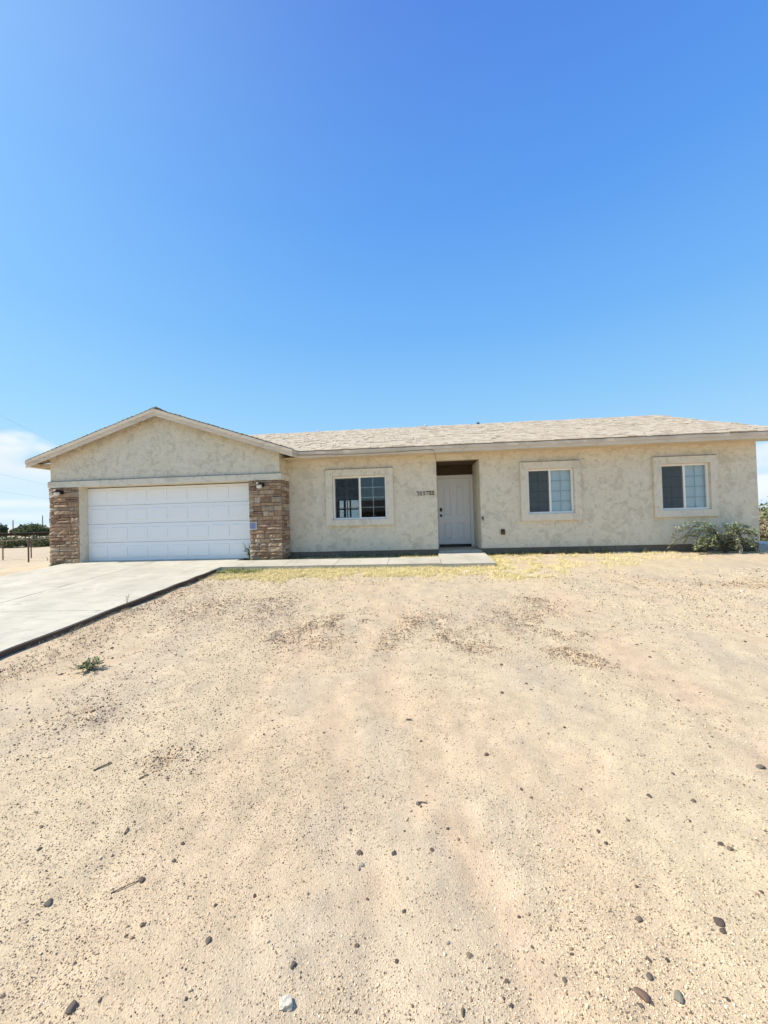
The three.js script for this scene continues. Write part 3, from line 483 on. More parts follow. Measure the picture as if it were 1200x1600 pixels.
// ---------------------------------------------------------------- gravel, pebbles, twigs
const pebbleGeo = (seed, flat, det) => { const R = rng(seed * 91 + 7), cuts = []; for (let k = 0; k < 11; k++) cuts.push([new THREE.Vector3(R() - .5, (R() - .5) * 0.9, R() - .5).normalize(), 0.52 + 0.33 * R()]); const g = new THREE.IcosahedronGeometry(1, det), p = g.attributes.position, v = new THREE.Vector3(); for (let i = 0; i < p.count; i++) { v.fromBufferAttribute(p, i); for (const [n, d] of cuts) { const t = v.dot(n); if (t > d) v.addScaledVector(n, -(t - d) * 0.9); } v.multiplyScalar(1.18 + 0.16 * (fbm(v.x * 3 + seed * 3.1 + 5, v.y * 3 + v.z * 2.7 + 9, 3, 300 + seed) - 0.5)); p.setXYZ(i, v.x, Math.max(-0.6, v.y) * flat, v.z); } g.computeVertexNormals(); return g; };
{
  const R = rng(2024), mat = std({ color: rgb(1, 1, 1), roughness: 0.95 }), shapes = [0, 1, 2].map((k) => { const g = new THREE.IcosahedronGeometry(1, k === 0 ? 1 : 0), p = g.attributes.position; const key = new Map(); for (let i = 0; i < p.count; i++) { const id = [p.getX(i), p.getY(i), p.getZ(i)].map((v) => Math.round(v * 50)).join(); if (!key.has(id)) key.set(id, 0.65 + 0.6 * R()); const s = key.get(id); p.setXYZ(i, p.getX(i) * s, p.getY(i) * s * 0.72, p.getZ(i) * s); } g.computeVertexNormals(); return g; });
  const N = 150000, mid = -Math.PI / 2 - 0.087, m4 = new THREE.Matrix4(), q = new THREE.Quaternion(), e = new THREE.Euler(), c = new THREE.Color();
  shapes.forEach((g, k) => {
    const fleck = k === 2, NN = fleck ? 34000 : N, im = new THREE.InstancedMesh(g, mat, NN); let n = 0, guard = 0;
    while (n < NN && guard++ < NN * 5) {
      const a = mid + (R() - 0.5) * 2.3, r = Math.pow(lerp(Math.pow(0.35, -0.35), Math.pow(11, -0.35), R()), -1 / 0.35), x = camera.position.x + r * Math.cos(a), z = camera.position.z + r * Math.sin(a);
      if (z < 2.4 || (x < -1.1 && z < 14)) continue;
      const dens = (ss(0.34, 0.62, fbm(x * 1.1, z * 1.1, 4, 211)) * 0.85 + 0.15) * (1 - 0.85 * track(x, z)); if (R() > dens) continue;
      const s = fleck ? Math.max(0.0017 + 0.0026 * Math.pow(R(), 2.2), (0.0010 + 0.0010 * R() * R()) * r) : Math.max(0.0012 + 0.0024 * Math.pow(R(), 2.6), (0.0006 + 0.0008 * R() * R()) * r) * (R() < 0.02 ? 1.9 : 1);
      q.setFromEuler(e.set(R() * 6.3, R() * 6.3, R() * 6.3)); m4.compose(new THREE.Vector3(x, gh(x, z) + s * 0.25, z), q, new THREE.Vector3(s * (0.8 + R() * 0.6), s, s * (0.8 + R() * 0.5))); im.setMatrixAt(n, m4);
      const t = fleck ? 0.83 + 0.14 * R() : R(), v = (fleck ? 0.6 : 0.85) + (fleck ? 0.8 : 0.3) * R(); if (t < 0.80) c.setRGB(.66 * v, .51 * v, .33 * v); else if (t < 0.86) c.setRGB(.50 * v, .35 * v, .23 * v); else if (t < 0.97) c.setRGB(.17 * v, .125 * v, .085 * v); else c.setRGB(.74 * v, .66 * v, .54 * v);
      im.setColorAt(n, c); n++;
    }
    im.count = n; im.name = numbered('gravel'); im.castShadow = im.receiveShadow = true; scene.add(im); tag(im, ['coarse loose gravel grains strewn over the dirt yard', 'angular loose gravel grains strewn over the dirt yard', 'dark gravel flecks strewn over the dirt yard'][k], 'gravel', 'loose gravel on the yard', 'stuff');
  });
  // darker stones too many to count, thicker in the churned patches
  const M2 = 12000, g2 = pebbleGeo(9, 0.7, 1), im = new THREE.InstancedMesh(g2, mat, M2); let n = 0;
  while (n < M2) {
    const near = n < 7500, x = -1.0 + R() * (near ? 9.5 : 14), z = near ? 4.2 + R() * 5.6 : 2.5 + R() * 4; if (x < -1.05) continue;
    const d = 0.12 + ss(0.5, 0.7, fbm(x * 1.4 + 3, z * 1.4, 4, 221)) + 3.5 * churn(x, z) + 0.35 * ss(2.2, 0.6, x) * ss(8, 5, z); if (R() > d * 0.55) continue;
    const r = Math.hypot(x - 3.65, z - 10.75), s = (0.0024 + 0.008 * Math.pow(R(), 4)) * (0.5 + 0.10 * r);
    q.setFromEuler(e.set(R() * 0.8, R() * 6.3, R() * 0.8)); m4.compose(new THREE.Vector3(x, gh(x, z) + s * 0.2, z), q, new THREE.Vector3(s * (0.9 + R() * 0.8), s, s)); im.setMatrixAt(n, m4);
    const v = 0.6 + 0.8 * R(); R() < 0.55 ? c.setRGB(.22 * v, .15 * v, .095 * v) : c.setRGB(.50 * v, .37 * v, .235 * v); im.setColorAt(n, c); n++;
  }
  im.name = 'small_stones'; im.castShadow = im.receiveShadow = true; scene.add(im); tag(im, 'small dark stones and clods scattered over the dirt yard', 'stones', null, 'stuff');
}
{ // crumbled clods where the soil was churned up
  const R = rng(515), NC = 15000, im = new THREE.InstancedMesh(pebbleGeo(4, 0.8, 1), std({ color: rgb(1, 1, 1), roughness: 1 }), NC), m4 = new THREE.Matrix4(), q = new THREE.Quaternion(), e = new THREE.Euler(), c = new THREE.Color(); let n = 0, guard = 0;
  while (n < NC && guard++ < 400000) {
    const [a, b, rx, rz] = CHURN[Math.floor(R() * CHURN.length)], t = (R() + R() - 1) * rz * 3, x = a + (R() + R() - 1) * rx * 2 + t * 0.35 * (a > 4.2 ? 1 : -1), z = b + t; if (x < -1.12 || R() > 0.06 + churn(x, z) * 1.4) continue;
    const d = Math.hypot(x - 3.65, z - 10.75), s = (0.0022 + 0.0065 * Math.pow(R(), 3.5)) * (0.5 + 0.11 * d), v = 0.55 + 0.8 * R();
    q.setFromEuler(e.set(R() * 6, R() * 6, R() * 6)); m4.compose(new THREE.Vector3(x, gh(x, z) + s * 0.3, z), q, new THREE.Vector3(s * (0.8 + R() * 0.7), s, s)); im.setMatrixAt(n, m4);
    im.setColorAt(n++, R() < 0.6 ? c.setRGB(.22 * v, .145 * v, .09 * v) : c.setRGB(.50 * v, .36 * v, .23 * v));
  }
  im.count = n; im.name = 'soil_clods'; im.castShadow = im.receiveShadow = true; scene.add(im); tag(im, 'crumbled brown soil clods in the churned tracks of the yard', 'clods', null, 'stuff');
}
{
  const L = [[3.319,8.84,41,0],[3.49,8.835,35,0],[3.672,8.819,35,0],[3.337,8.898,31,3],[3.328,8.919,27,3],[3.123,9.056,20,0],[3.385,9.053,20,0],[3.549,9.099,24,0],[3.366,9.235,23,0],[3.142,9.324,33,1],[3.527,9.281,22,0],[3.153,9.433,57,4],[3.722,9.214,22,3],[3.8,9.257,31,2],[3.918,9.326,23,0],[3.898,9.378,18,0],[3.917,9.396,24,0],[3.755,9.42,32,5],[4.529,8.744,28,0],[5.07,8.726,34,0],[5.092,8.754,46,1],[4.56,8.951,22,0],[4.495,9.086,41,1],[4.794,9.09,53,6],[4.788,9.12,32,0],[4.021,9.098,21,0],[4.132,9.138,18,0],[4.452,9.23,24,0],[4.52,9.224,21,0],[4.427,9.282,36,1],[4.369,9.337,53,7],[4.387,9.355,22,0],[4.351,9.368,28,1],[4.486,9.336,48,8],[4.124,9.308,23,1],[4.043,9.205,20,0],[4.181,9.224,17,0],[4.192,9.342,15,0],[4.231,9.349,15,0],[5.061,8.957,27,0],[4.643,9.333,19,0],[1.683,8.923,33,0],[2.329,9.046,42,0],[1.983,9.166,48,1],[2.476,9.233,29,0],[2.438,9.276,21,0],[2.777,9.266,33,1],[2.414,8.939,28,1],[2.734,9.13,22,0],[2.886,9.077,26,0],[2.421,9.497,53,6],[2.497,9.471,18,0],[2.796,9.444,18,0],[4.333,7.313,50,0],[4.063,8.106,47,0],[3.61,8.515,44,1],[3.251,8.706,27,0],[3.536,8.711,20,0],[3.761,8.681,27,0],[4.58,7.162,46,0],[4.597,7.26,39,0],[4.686,7.782,38,0],[4.548,7.854,32,0],[5.725,7.391,42,0],[5.902,7.047,35,0],[5.643,7.868,31,0],[5.727,8.14,60,1],[4.906,8.431,40,0],[5.13,8.451,35,0],[5.149,8.25,31,0],[4.214,8.402,30,0],[4.253,8.458,26,0],[4.563,8.371,23,0],[5.014,8.591,27,0],[4.709,8.598,30,0],[4.524,8.674,29,0],[0.86,7.677,49,0],[1.928,7.664,32,0],[2.027,8.144,27,0],[2.403,8.85,30,0],[1.558,8.794,28,0],[6.042,5.028,64,0],[6.066,5.625,57,0],[6.039,6.216,57,0],[7.232,6.112,64,0],[7.577,5.982,51,0],[5.977,6.561,59,0],[4.443,6.775,58,0],[2.87,6.164,46,0],[4.095,4.231,64,0],[1.808,4.74,51,0],[-0.123,6.995,61,0],[-0.09,6.363,85,0],[-0.115,6.495,53,0],[0.13,6.613,59,0]];
  const R = rng(99), geos = [0, 1, 2, 3, 4, 5].map((k) => triUV(pebbleGeo(k + 1, 0.62, 2))), mk = (r, g, b) => std({ color: rgb(r, g, b), map: stoneMap, bumpMap: stoneBump, bumpScale: 0.001, roughness: 0.85 });
  const chunk = (() => { const g = new THREE.BoxGeometry(2, 1.3, 1.7, 4, 3, 4), p = g.attributes.position; for (let i = 0; i < p.count; i++) { const x = p.getX(i), y = p.getY(i), z = p.getZ(i), j = (q) => (hash(Math.round(x * 40) + 300, Math.round(y * 40) + 300, Math.round(z * 40) + 300 + q * 999) - 0.5) * 0.22, e = 1 - 0.10 * ((Math.abs(x) > 0.99) + (Math.abs(y) > 0.64) + (Math.abs(z) > 0.84) - 1); p.setXYZ(i, x * e + j(1), y * e + j(2), z * e + j(3) + x * 0.12); } const n = triUV(g); n.computeVertexNormals(); return n; })();
  const dark = [mk(.18, .13, .095), mk(.145, .11, .085), mk(.23, .16, .11)], mids = [mk(.24, .19, .145), mk(.20, .165, .13)];
  const K = [null, null, ['round mid brown pebble near the bottom of the yard', mk(.30, .225, .16)], ['pale grey pebble lying flush in the gravel', mk(.46, .42, .37)], ['angular white rock near the watermarked edge of the yard', mk(.90, .81, .67)], ['long narrow brown pebble pointing at the viewer', mk(.22, .165, .125)], ['large dark flat pebble', dark[1]], ['long reddish brown stone with smaller pebbles at its tip', mk(.27, .165, .12)], ['large grey veined rounded stone at the yard foreground', mk(.36, .31, .25)]];
  K[4][0] = 'angular bright white rock in the yard foreground';
  L.forEach(([x, z, mm, k], i) => {
    const s = mm / 2000 * (z < 8 ? 0.58 : 0.68) * (k === 4 ? 1.15 : 1), m = new THREE.Mesh(k === 4 ? chunk : geos[i % 6], k > 1 ? K[k][1] : k ? mids[i % 2] : dark[i % 3]);
    m.name = numbered(k === 4 ? 'white_rock' : 'pebble'); m.castShadow = m.receiveShadow = true;
    const el = k === 5 ? 2.6 : k === 6 || k === 7 ? 1.8 : 0.9 + 0.5 * R(); m.scale.set(s * (k === 5 ? 0.5 : 1), s * (0.75 + 0.3 * R()), s * (k === 5 ? 1.3 : k > 5 ? 1.25 : el > 1.2 ? 1.2 : 0.9));
    m.rotation.y = k === 4 ? 0.25 : k === 5 ? 0 : k === 7 ? 0.35 : R() * 6.28; m.position.set(x, gh(x, z) + s * 0.12, z); scene.add(m);
    if (k === 6) tag(m, x > 3.5 ? 'large dark flat pebble on the yard with a smaller one below it' : 'large dark wedge shaped pebble alone in the near corner of the yard', 'pebble');
    else if (k === 3) tag(m, K[3][0], 'pebble', 'pale grey pebbles in the yard');
    else if (k > 1) tag(m, K[k][0], k === 4 ? 'rock' : 'pebble');
    else if (k) tag(m, 'mid sized grey brown pebble lying on the tan dirt', 'pebble', 'grey brown pebbles on the yard');
    else tag(m, 'small dark brown pebble lying on the tan dirt', 'pebble', 'small dark pebbles on the yard');
  });
  const placed = scene.children.filter((o) => o.name.startsWith('pebble') && o.userData.label.startsWith('small dark'));
  const tw = [[1.48, 8.371, 1.545, 8.295, .0045, 'straight dark twig lying on the gravel, longest of the twigs'], [1.85, 8.439, 1.888, 8.404, .004, 'short forked dark twig on the gravel'], [2.06, 8.82, 2.052, 8.782, .004, 'short stubby dark twig on the gravel'], [2.235, 9.115, 2.33, 9.045, .0022, 'thin curved stem trailing from a dark pebble'], [3.60, 8.505, 3.66, 8.512, .003, 'small pale twig beside a grey brown pebble'], [3.515, 7.735, 3.56, 7.742, .005, 'small flat bark chip in the middle of the yard']];
  for (const [x0, z0, x1, z1, r, label] of tw) { const y0 = gh(x0, z0) + r, y1 = gh(x1, z1) + r * 1.4; const m = mesh(numbered('twig'), tube([[x0, y0, z0], [lerp(x0, x1, .5) + .003, (y0 + y1) / 2 + .003, lerp(z0, z1, .5)], [x1, y1, z1]], r, 8, 5), M.wood); tag(m, label, 'twig', 'twigs on the yard'); }
  for (const [ax, az, what] of [[3.153, 9.433, 'angular white rock'], [4.369, 9.337, 'long reddish brown stone'], [4.486, 9.336, 'large grey veined stone'], [4.794, 9.09, 'large dark flat pebble'], [2.421, 9.497, 'dark wedge shaped pebble'], [3.755, 9.42, 'long narrow brown pebble'], [0.10, 6.89, 'small green weed'], [1.51, 8.33, 'longest twig'], [2.06, 8.80, 'stubby twig'], [3.63, 8.51, 'small pale twig'], [3.54, 7.74, 'flat bark chip'], [-1.15, 4.8, 'tall dry weed stalk']]) {
    placed.sort((a, b) => Math.hypot(a.position.x - ax, a.position.z - az) - Math.hypot(b.position.x - ax, b.position.z - az)); const m = placed.shift(); m.userData.label = 'small dark brown pebble lying nearest to the ' + what;
  }
}

// ---------------------------------------------------------------- dead grass and weeds
function tuft(R, blades, h, spread, w) {
  const pos = [], nor = [];
  for (let b = 0; b < blades; b++) {
    const a = R() * 6.28, ca = Math.cos(a), sa = Math.sin(a), ox = (R() - 0.5) * spread, oz = (R() - 0.5) * spread, L = h * (0.5 + R()), lean = 0.9 + 1.0 * R(), ww = w * (0.6 + 0.8 * R());
    let px = ox, py = -0.005, pz = oz; const N = 2;
    for (let s = 0; s < N; s++) { const ang = lean * (s + 0.6) / N, dx = Math.sin(ang) * ca * L / N, dy = Math.cos(ang) * L / N, dz = Math.sin(ang) * sa * L / N, w0 = ww * (1 - s / N), w1 = ww * (1 - (s + 1) / N);
      const A = [px - sa * w0, py, pz + ca * w0], B = [px + sa * w0, py, pz - ca * w0], C = [px + dx + sa * w1, py + dy, pz + dz - ca * w1], D = [px + dx - sa * w1, py + dy, pz + dz + ca * w1];
      for (const v of s === N - 1 ? [A, B, C] : [A, B, C, A, C, D]) { pos.push(...v); nor.push(ca * -0.3, 0.9, sa * -0.3); } px += dx; py += dy; pz += dz; }
  }
  const g = new THREE.BufferGeometry(); g.setAttribute('position', new THREE.Float32BufferAttribute(pos, 3)); g.computeVertexNormals(); return g;
}
function field(name, label, count, pick, geo, colour, size, seed, mat = M.straw) {
  const R = rng(seed), im = new THREE.InstancedMesh(geo, mat, count), m4 = new THREE.Matrix4(), q = new THREE.Quaternion(), e = new THREE.Euler(), c = new THREE.Color(); let n = 0, guard = 0;
  while (n < count && guard++ < count * 30) { const p = pick(R); if (!p) continue; const [x, z] = p, s = size(R, x, z); q.setFromEuler(e.set((R() - .5) * .5, R() * 6.3, (R() - .5) * .5)); m4.compose(new THREE.Vector3(x, gh(x, z), z), q, new THREE.Vector3(s, s * (0.7 + 0.5 * R()), s)); im.setMatrixAt(n, m4); im.setColorAt(n, colour(c, R, x, z)); n++; }
  im.count = n; im.name = name; im.castShadow = im.receiveShadow = true; scene.add(im); return tag(im, label, 'grass', null, 'stuff');
}
{
  const onSlab = (x, z) => (x > -1.26 && x < 4.19 && z > 0.78 && z < 1.71) || (x > 4.15 && x < 5.42 && z > -0.1 && z < 1.79) || x < -1.16;
  field('dry_grass', 'mat of dead yellow straw grass along the walkway and wall', 9000, (R) => { const x = -1.1 + R() * 12, z = 0.05 + R() * 3.1; return onSlab(x, z) || R() > strawMask(x, z) * strawGaps(x, z) ? null : [x, z]; }, tuft(rng(3), 9, 0.055, 0.12, 0.0026), (c, R) => { const v = 0.8 + 0.4 * R(); return R() < 0.85 ? c.setRGB(.80 * v, .67 * v, .345 * v) : c.setRGB(.50 * v, .44 * v, .20 * v); }, (R) => 0.6 + 0.7 * R(), 61);
  field('dry_weeds', 'sparse dry weeds along the edge of the driveway', 900, (R) => { const z = 1.9 + R() * 8, x = -1.19 + Math.pow(R(), 2.4) * 0.9; return fbm(x * 2, z * 2.4, 3, 241) < 0.45 ? null : [x, z]; }, tuft(rng(4), 7, 0.06, 0.10, 0.002), (c, R) => { const v = 0.7 + 0.5 * R(); return c.setRGB(.46 * v, .37 * v, .21 * v); }, (R) => 0.5 + 0.8 * R(), 62);
  field('green_weeds', 'low green weeds where the driveway meets the walkway', 420, (R) => { const x = -1.14 + R() * 1.05, z = 1.74 + R() * 0.36; return R() < 0.3 ? null : [x, z]; }, tuft(rng(5), 9, 0.06, 0.08, 0.005), (c, R) => { const v = 0.7 + 0.6 * R(); return R() < 0.7 ? c.setRGB(.17 * v, .22 * v, .055 * v) : c.setRGB(.35 * v, .34 * v, .12 * v); }, (R) => 0.6 + 0.7 * R(), 63);
  field('base_weeds', 'scattered dark weeds and litter along the foot of the wall', 2000, (R) => { const x = R() * 12.2, z = 0.03 + R() * 0.22; return (x > 4.1 && x < 5.45) || fbm(x * 1.6, 3, 3, 251) < 0.44 ? null : [x, z]; }, tuft(rng(6), 7, 0.10, 0.09, 0.003), (c, R) => { const v = 0.6 + 0.7 * R(); return R() < 0.5 ? c.setRGB(.12 * v, .13 * v, .05 * v) : c.setRGB(.36 * v, .31 * v, .18 * v); }, (R) => 0.5 + 0.9 * R(), 64);
  field('column_grass', 'dark green grass at the foot of the garage columns', 420, (R) => { const l = R() < 0.5; return l ? [-6.62 + R() * 0.75, 0.70 + R() * 0.14] : [-0.92 + R() * 1.15, 0.69 + R() * 0.10]; }, tuft(rng(7), 8, 0.11, 0.09, 0.004), (c, R) => { const v = 0.6 + 0.7 * R(); return c.setRGB(.10 * v, .14 * v, .045 * v); }, (R) => 0.5 + 0.6 * R(), 65);
}
// leafy plants: arching stems carrying small leaves
function plant(name, label, category, [bxx, byy, bzz], o) {
  const t = thing(name, label, category, [bxx, byy, bzz], o.group), R = rng(o.seed), stems = [], pos = [], col = [];
  for (let s = 0; s < o.stems; s++) {
    const [dx, dy, dz] = o.reach(R, s), k = o.arch, pts = [[0, -0.02, 0], [dx * 0.3, dy * k, dz * 0.3], [dx * 0.68, dy * (k + 0.12), dz * 0.7], [dx, dy * o.tip(R), dz]].map((q, i) => i ? q.map((v) => v + (R() - 0.5) * 0.07 * o.scale) : q);
    const cv = new THREE.CatmullRomCurve3(pts.map((q) => new THREE.Vector3(...q))); stems.push(new THREE.TubeGeometry(cv, 14, o.stem, 4));
    for (let l = 0; l < o.leaves; l++) {
      const u = lerp(o.from, 1, Math.pow(R(), 0.8)), c = cv.getPoint(u), sz = o.leaf * (0.6 + 0.8 * R()), a = R() * 6.28, up = (R() - 0.35) * 1.4, d = new THREE.Vector3(Math.cos(a) * Math.cos(up), Math.sin(up), Math.sin(a) * Math.cos(up)), w = new THREE.Vector3(-Math.sin(a), (R() - .5) * 0.8, Math.cos(a)).normalize();
      c.addScaledVector(new THREE.Vector3(R() - .5, R() - .5, R() - .5), o.spray); const b = c.clone().addScaledVector(d, sz * 0.5), tip = c.clone().addScaledVector(d, sz), A = b.clone().addScaledVector(w, sz * 0.24), B = b.clone().addScaledVector(w, -sz * 0.24);
      const cc = o.colour(R); for (const v of [c, A, tip, c, tip, B]) { pos.push(v.x, v.y, v.z); col.push(...cc); }
    }
  }
  mesh('stems', stems, o.bark ?? M.wood, t);
  const g = new THREE.BufferGeometry(); g.setAttribute('position', new THREE.Float32BufferAttribute(pos, 3)); g.setAttribute('color', new THREE.Float32BufferAttribute(col, 3)); g.computeVertexNormals();
  mesh('foliage', g, new THREE.MeshPhysicalMaterial({ vertexColors: true, roughness: 0.85, side: THREE.DoubleSide, transmission: 0.2, thickness: 0 }), t, false); return t;
}
plant('sprawling_bush', 'sprawling pale leaved bush with arching branches below the end window', 'bush', [11.28, gh(11.28, .42) - 0.01, 0.42], { seed: 12, stems: 46, leaves: 95, leaf: 0.055, stem: 0.0055, from: 0.22, spray: 0.065, arch: 0.75, scale: 1, group: null, tip: (R) => 0.1 + 0.8 * R(),
  reach: (R, s) => { const a = (R() - 0.5) * 2, long = R(); return s < 11 ? [-0.6 - 0.75 * long, 0.45 + 0.45 * R(), (R() - 0.55) * 0.5] : s < 18 ? [0.35 + 0.5 * long, 0.55 + 0.35 * R(), (R() - 0.6) * 0.4] : [a * 0.9, 0.25 + 0.6 * R(), (R() - 0.3) * 0.5]; }, colour: (R) => { const v = 0.6 + 0.7 * R(); return R() < 0.5 ? [.40 * v, .43 * v, .20 * v] : [.12 * v, .16 * v, .05 * v]; } });
plant('small_weed', 'small green weed growing alone in the dirt by the driveway', 'weed', [0.10, gh(0.10, 6.89), 6.89], { seed: 15, stems: 22, leaves: 26, leaf: 0.028, stem: 0.0028, from: 0.15, spray: 0.02, arch: 0.55, scale: 0.25, tip: (R) => 0.6 + 0.5 * R(), reach: (R) => { const a = R() * 6.28, r = 0.06 + 0.13 * R(); return [Math.cos(a) * r, 0.05 + 0.10 * R(), Math.sin(a) * r]; }, colour: (R) => { const v = 0.6 + 0.7 * R(); return [.19 * v, .22 * v, .085 * v]; } });
plant('feathery_weed', 'dark feathery weed growing in the corner of the garage door', 'weed', [-1.0, -0.11, 0.50], { seed: 16, stems: 16, leaves: 24, leaf: 0.03, stem: 0.003, from: 0.15, spray: 0.03, arch: 0.8, scale: 0.2, tip: (R) => 0.8 + 0.5 * R(), reach: (R) => [(R() - 0.6) * 0.35, 0.12 + 0.28 * R(), (R() - 0.3) * 0.12], colour: (R) => { const v = 0.5 + 0.7 * R(); return [.09 * v, .12 * v, .06 * v]; } });
plant('tall_weed', 'thin dry weed stalk rising at the edge of the driveway', 'weed', [-1.15, gh(-1.15, 4.8), 4.8], { seed: 17, stems: 5, leaves: 7, leaf: 0.02, stem: 0.002, from: 0.3, spray: 0.015, arch: 0.8, scale: 0.2, tip: (R) => 1.1, reach: (R) => [(R() - 0.5) * 0.12, 0.12 + 0.16 * R(), (R() - 0.5) * 0.12], colour: (R) => { const v = 0.6 + 0.6 * R(); return [.30 * v, .26 * v, .15 * v]; } });
{ // curled weathered piece half hidden by the bush
  const g = new THREE.CylinderGeometry(0.20, 0.17, 0.16, 28, 3, true, -0.4, 3.9), p = g.attributes.position; for (let i = 0; i < p.count; i++) { const n = 1 + 0.1 * (fbm(p.getX(i) * 9, p.getY(i) * 9, 3, 261) - 0.5); p.setXYZ(i, p.getX(i) * n, p.getY(i), p.getZ(i) * n); }
  g.rotateX(Math.PI / 2 - 0.2).rotateZ(0.5); g.computeVertexNormals();
  const m = mesh('curled_scrap', g, std({ color: rgb(.30, .285, .245), map: stoneMap, side: THREE.DoubleSide })); m.position.set(11.27, gh(11.27, .60) + 0.12, 0.60); tag(m, 'curled grey weathered piece lying under the sprawling bush', 'scrap');
}

// ---------------------------------------------------------------- beyond the yard
function crown(R, rx, ry, rz, count, leaf, colour) {           // leaf clumps spread through an uneven crown
  const pos = [], col = [], lobes = []; for (let i = 0; i < 9; i++) { const a = R() * 6.28; lobes.push([Math.cos(a) * rx * 0.6 * R(), (0.25 + 0.6 * R()) * ry, Math.sin(a) * rz * 0.6 * R(), 0.3 + 0.3 * R()]); }
  for (let i = 0; i < count; i++) {
    const [lx, ly, lz, lr] = lobes[Math.floor(R() * 9)], u = new THREE.Vector3(R() - .5, R() - .5, R() - .5).normalize().multiplyScalar(Math.pow(R(), 0.45) * lr), c = new THREE.Vector3(lx + u.x * rx * 1.5, Math.max(0.03, ly + u.y * ry), lz + u.z * rz * 1.5);
    const d = new THREE.Vector3(R() - .5, R() - .4, R() - .5).normalize(), w = new THREE.Vector3(R() - .5, R() - .5, R() - .5).cross(d).normalize(), s = leaf * (0.5 + R()), A = c.clone().addScaledVector(d, s).toArray(), B = c.clone().addScaledVector(w, s * 0.4).toArray(), C = c.clone().addScaledVector(w, -s * 0.4).toArray(), cc = colour(R);
    pos.push(...A, ...B, ...C); col.push(...cc, ...cc, ...cc);
  }
  const g = new THREE.BufferGeometry(); g.setAttribute('position', new THREE.Float32BufferAttribute(pos, 3)); g.setAttribute('color', new THREE.Float32BufferAttribute(col, 3)); g.computeVertexNormals(); return g;
}
const leafMat = std({ vertexColors: true, side: THREE.DoubleSide, roughness: 0.9 });
function tree(name, label, category, x, z, rx, ry, count, leaf, cA, seed, group) {
  const t = thing(name, label, category, [x, gh(x, z), z], group), R = rng(seed);
  const tr = []; for (let i = 0; i < 4; i++) { const a = R() * 6.28; tr.push(tube([[0, -0.05, 0], [Math.cos(a) * rx * 0.12, ry * 0.3, Math.sin(a) * rx * 0.12], [Math.cos(a) * rx * 0.4, ry * 0.7, Math.sin(a) * rx * 0.4]], ry * 0.025, 6, 5)); }
  mesh('trunk', tr, M.wood, t); mesh('crown', crown(R, rx, ry, rx, count, leaf, (R) => { const v = 0.55 + 0.8 * R(); return cA.map((q) => q * v); }), leafMat, t, false);
}
const far = (u, depth, y) => {                                   // a bearing (tangent left or right of the camera axis) and a distance
  const f = new THREE.Vector3(-Math.sin(0.08734), 0, -Math.cos(0.08734)), r = new THREE.Vector3(Math.cos(0.08734), 0, -Math.sin(0.08734)); const p = camera.position.clone().addScaledVector(f, depth).addScaledVector(r, u * depth); return [p.x, p.z];
};
const G1 = [.11, .14, .055], G2 = [.15, .18, .07], G3 = [.065, .085, .04];
[[-1.003, 84, 1.5, 2.9, G3, 'dark rounded tree at the far edge of the desert plain'], [-0.927, 80, 2.0, 2.2, G2, 'broad light green desert tree seen above the pipe fence'], [-0.905, 86, 1.6, 1.9, G2, 'low spreading green tree behind the pipe fence corner'], [-0.877, 82, 1.4, 1.5, G1, 'small green tree beside the garage column on the horizon'], [-1.05, 90, 2.5, 2.5, G1, 'green tree farthest from the garage on the horizon'], [-0.960, 130, 1.6, 1.5, G1, 'hazy small tree between two distant trees']].forEach(([u, d, rx, ry, c, label], i) => { const [x, z] = far(u, d); tree('desert_tree', label, 'tree', x, z, rx, ry, 2600, 0.34, c, 500 + i, 'trees on the far plain'); });
{ // low green strip of brush across the plain
  const R = rng(71), gs = []; for (let i = 0; i < 40; i++) { const [x, z] = far(-1.12 + i * 0.0085, 34.5 + R() * 1.6); gs.push(crown(R, 0.8, 0.72 + 0.2 * R(), 0.7, 420, 0.12, (R) => { const v = 0.6 + 0.7 * R(); return R() < 0.7 ? [.13 * v, .15 * v, .06 * v] : [.26 * v, .24 * v, .12 * v]; }).translate(x, gh(x, z), z)); }
  tag(mesh('brush_strip', gs, leafMat, scene, false), 'low strip of green brush across the plain behind the fence', 'brush', null, 'stuff');
  const [bx0, bz0] = far(-1.1, 62), [bx1, bz1] = far(-0.80, 62), len = Math.hypot(bx1 - bx0, bz1 - bz0);
  const w = thing('dark_shelter', 'long low dark shelter in front of the distant trees', 'shelter', [(bx0 + bx1) / 2, gh((bx0 + bx1) / 2, (bz0 + bz1) / 2), (bz0 + bz1) / 2]); w.rotation.y = -Math.atan2(bz1 - bz0, bx1 - bx0);
  mesh('roof', bx(-len / 2, len / 2, 0.98, 1.04, -0.8, 0.8), std({ color: rgb(.07, .06, .05) }), w); mesh('back_wall', bx(-len / 2, len / 2, 0.55, 0.975, -0.75, -0.7), M.brown, w);
  for (let i = 0; i <= 6; i++) mesh('post', bx(-len / 2 + 0.1 + (len - 0.3) * i / 6, -len / 2 + 0.2 + (len - 0.3) * i / 6, -0.1, 0.98, 0.6, 0.7), M.wood, w);
}
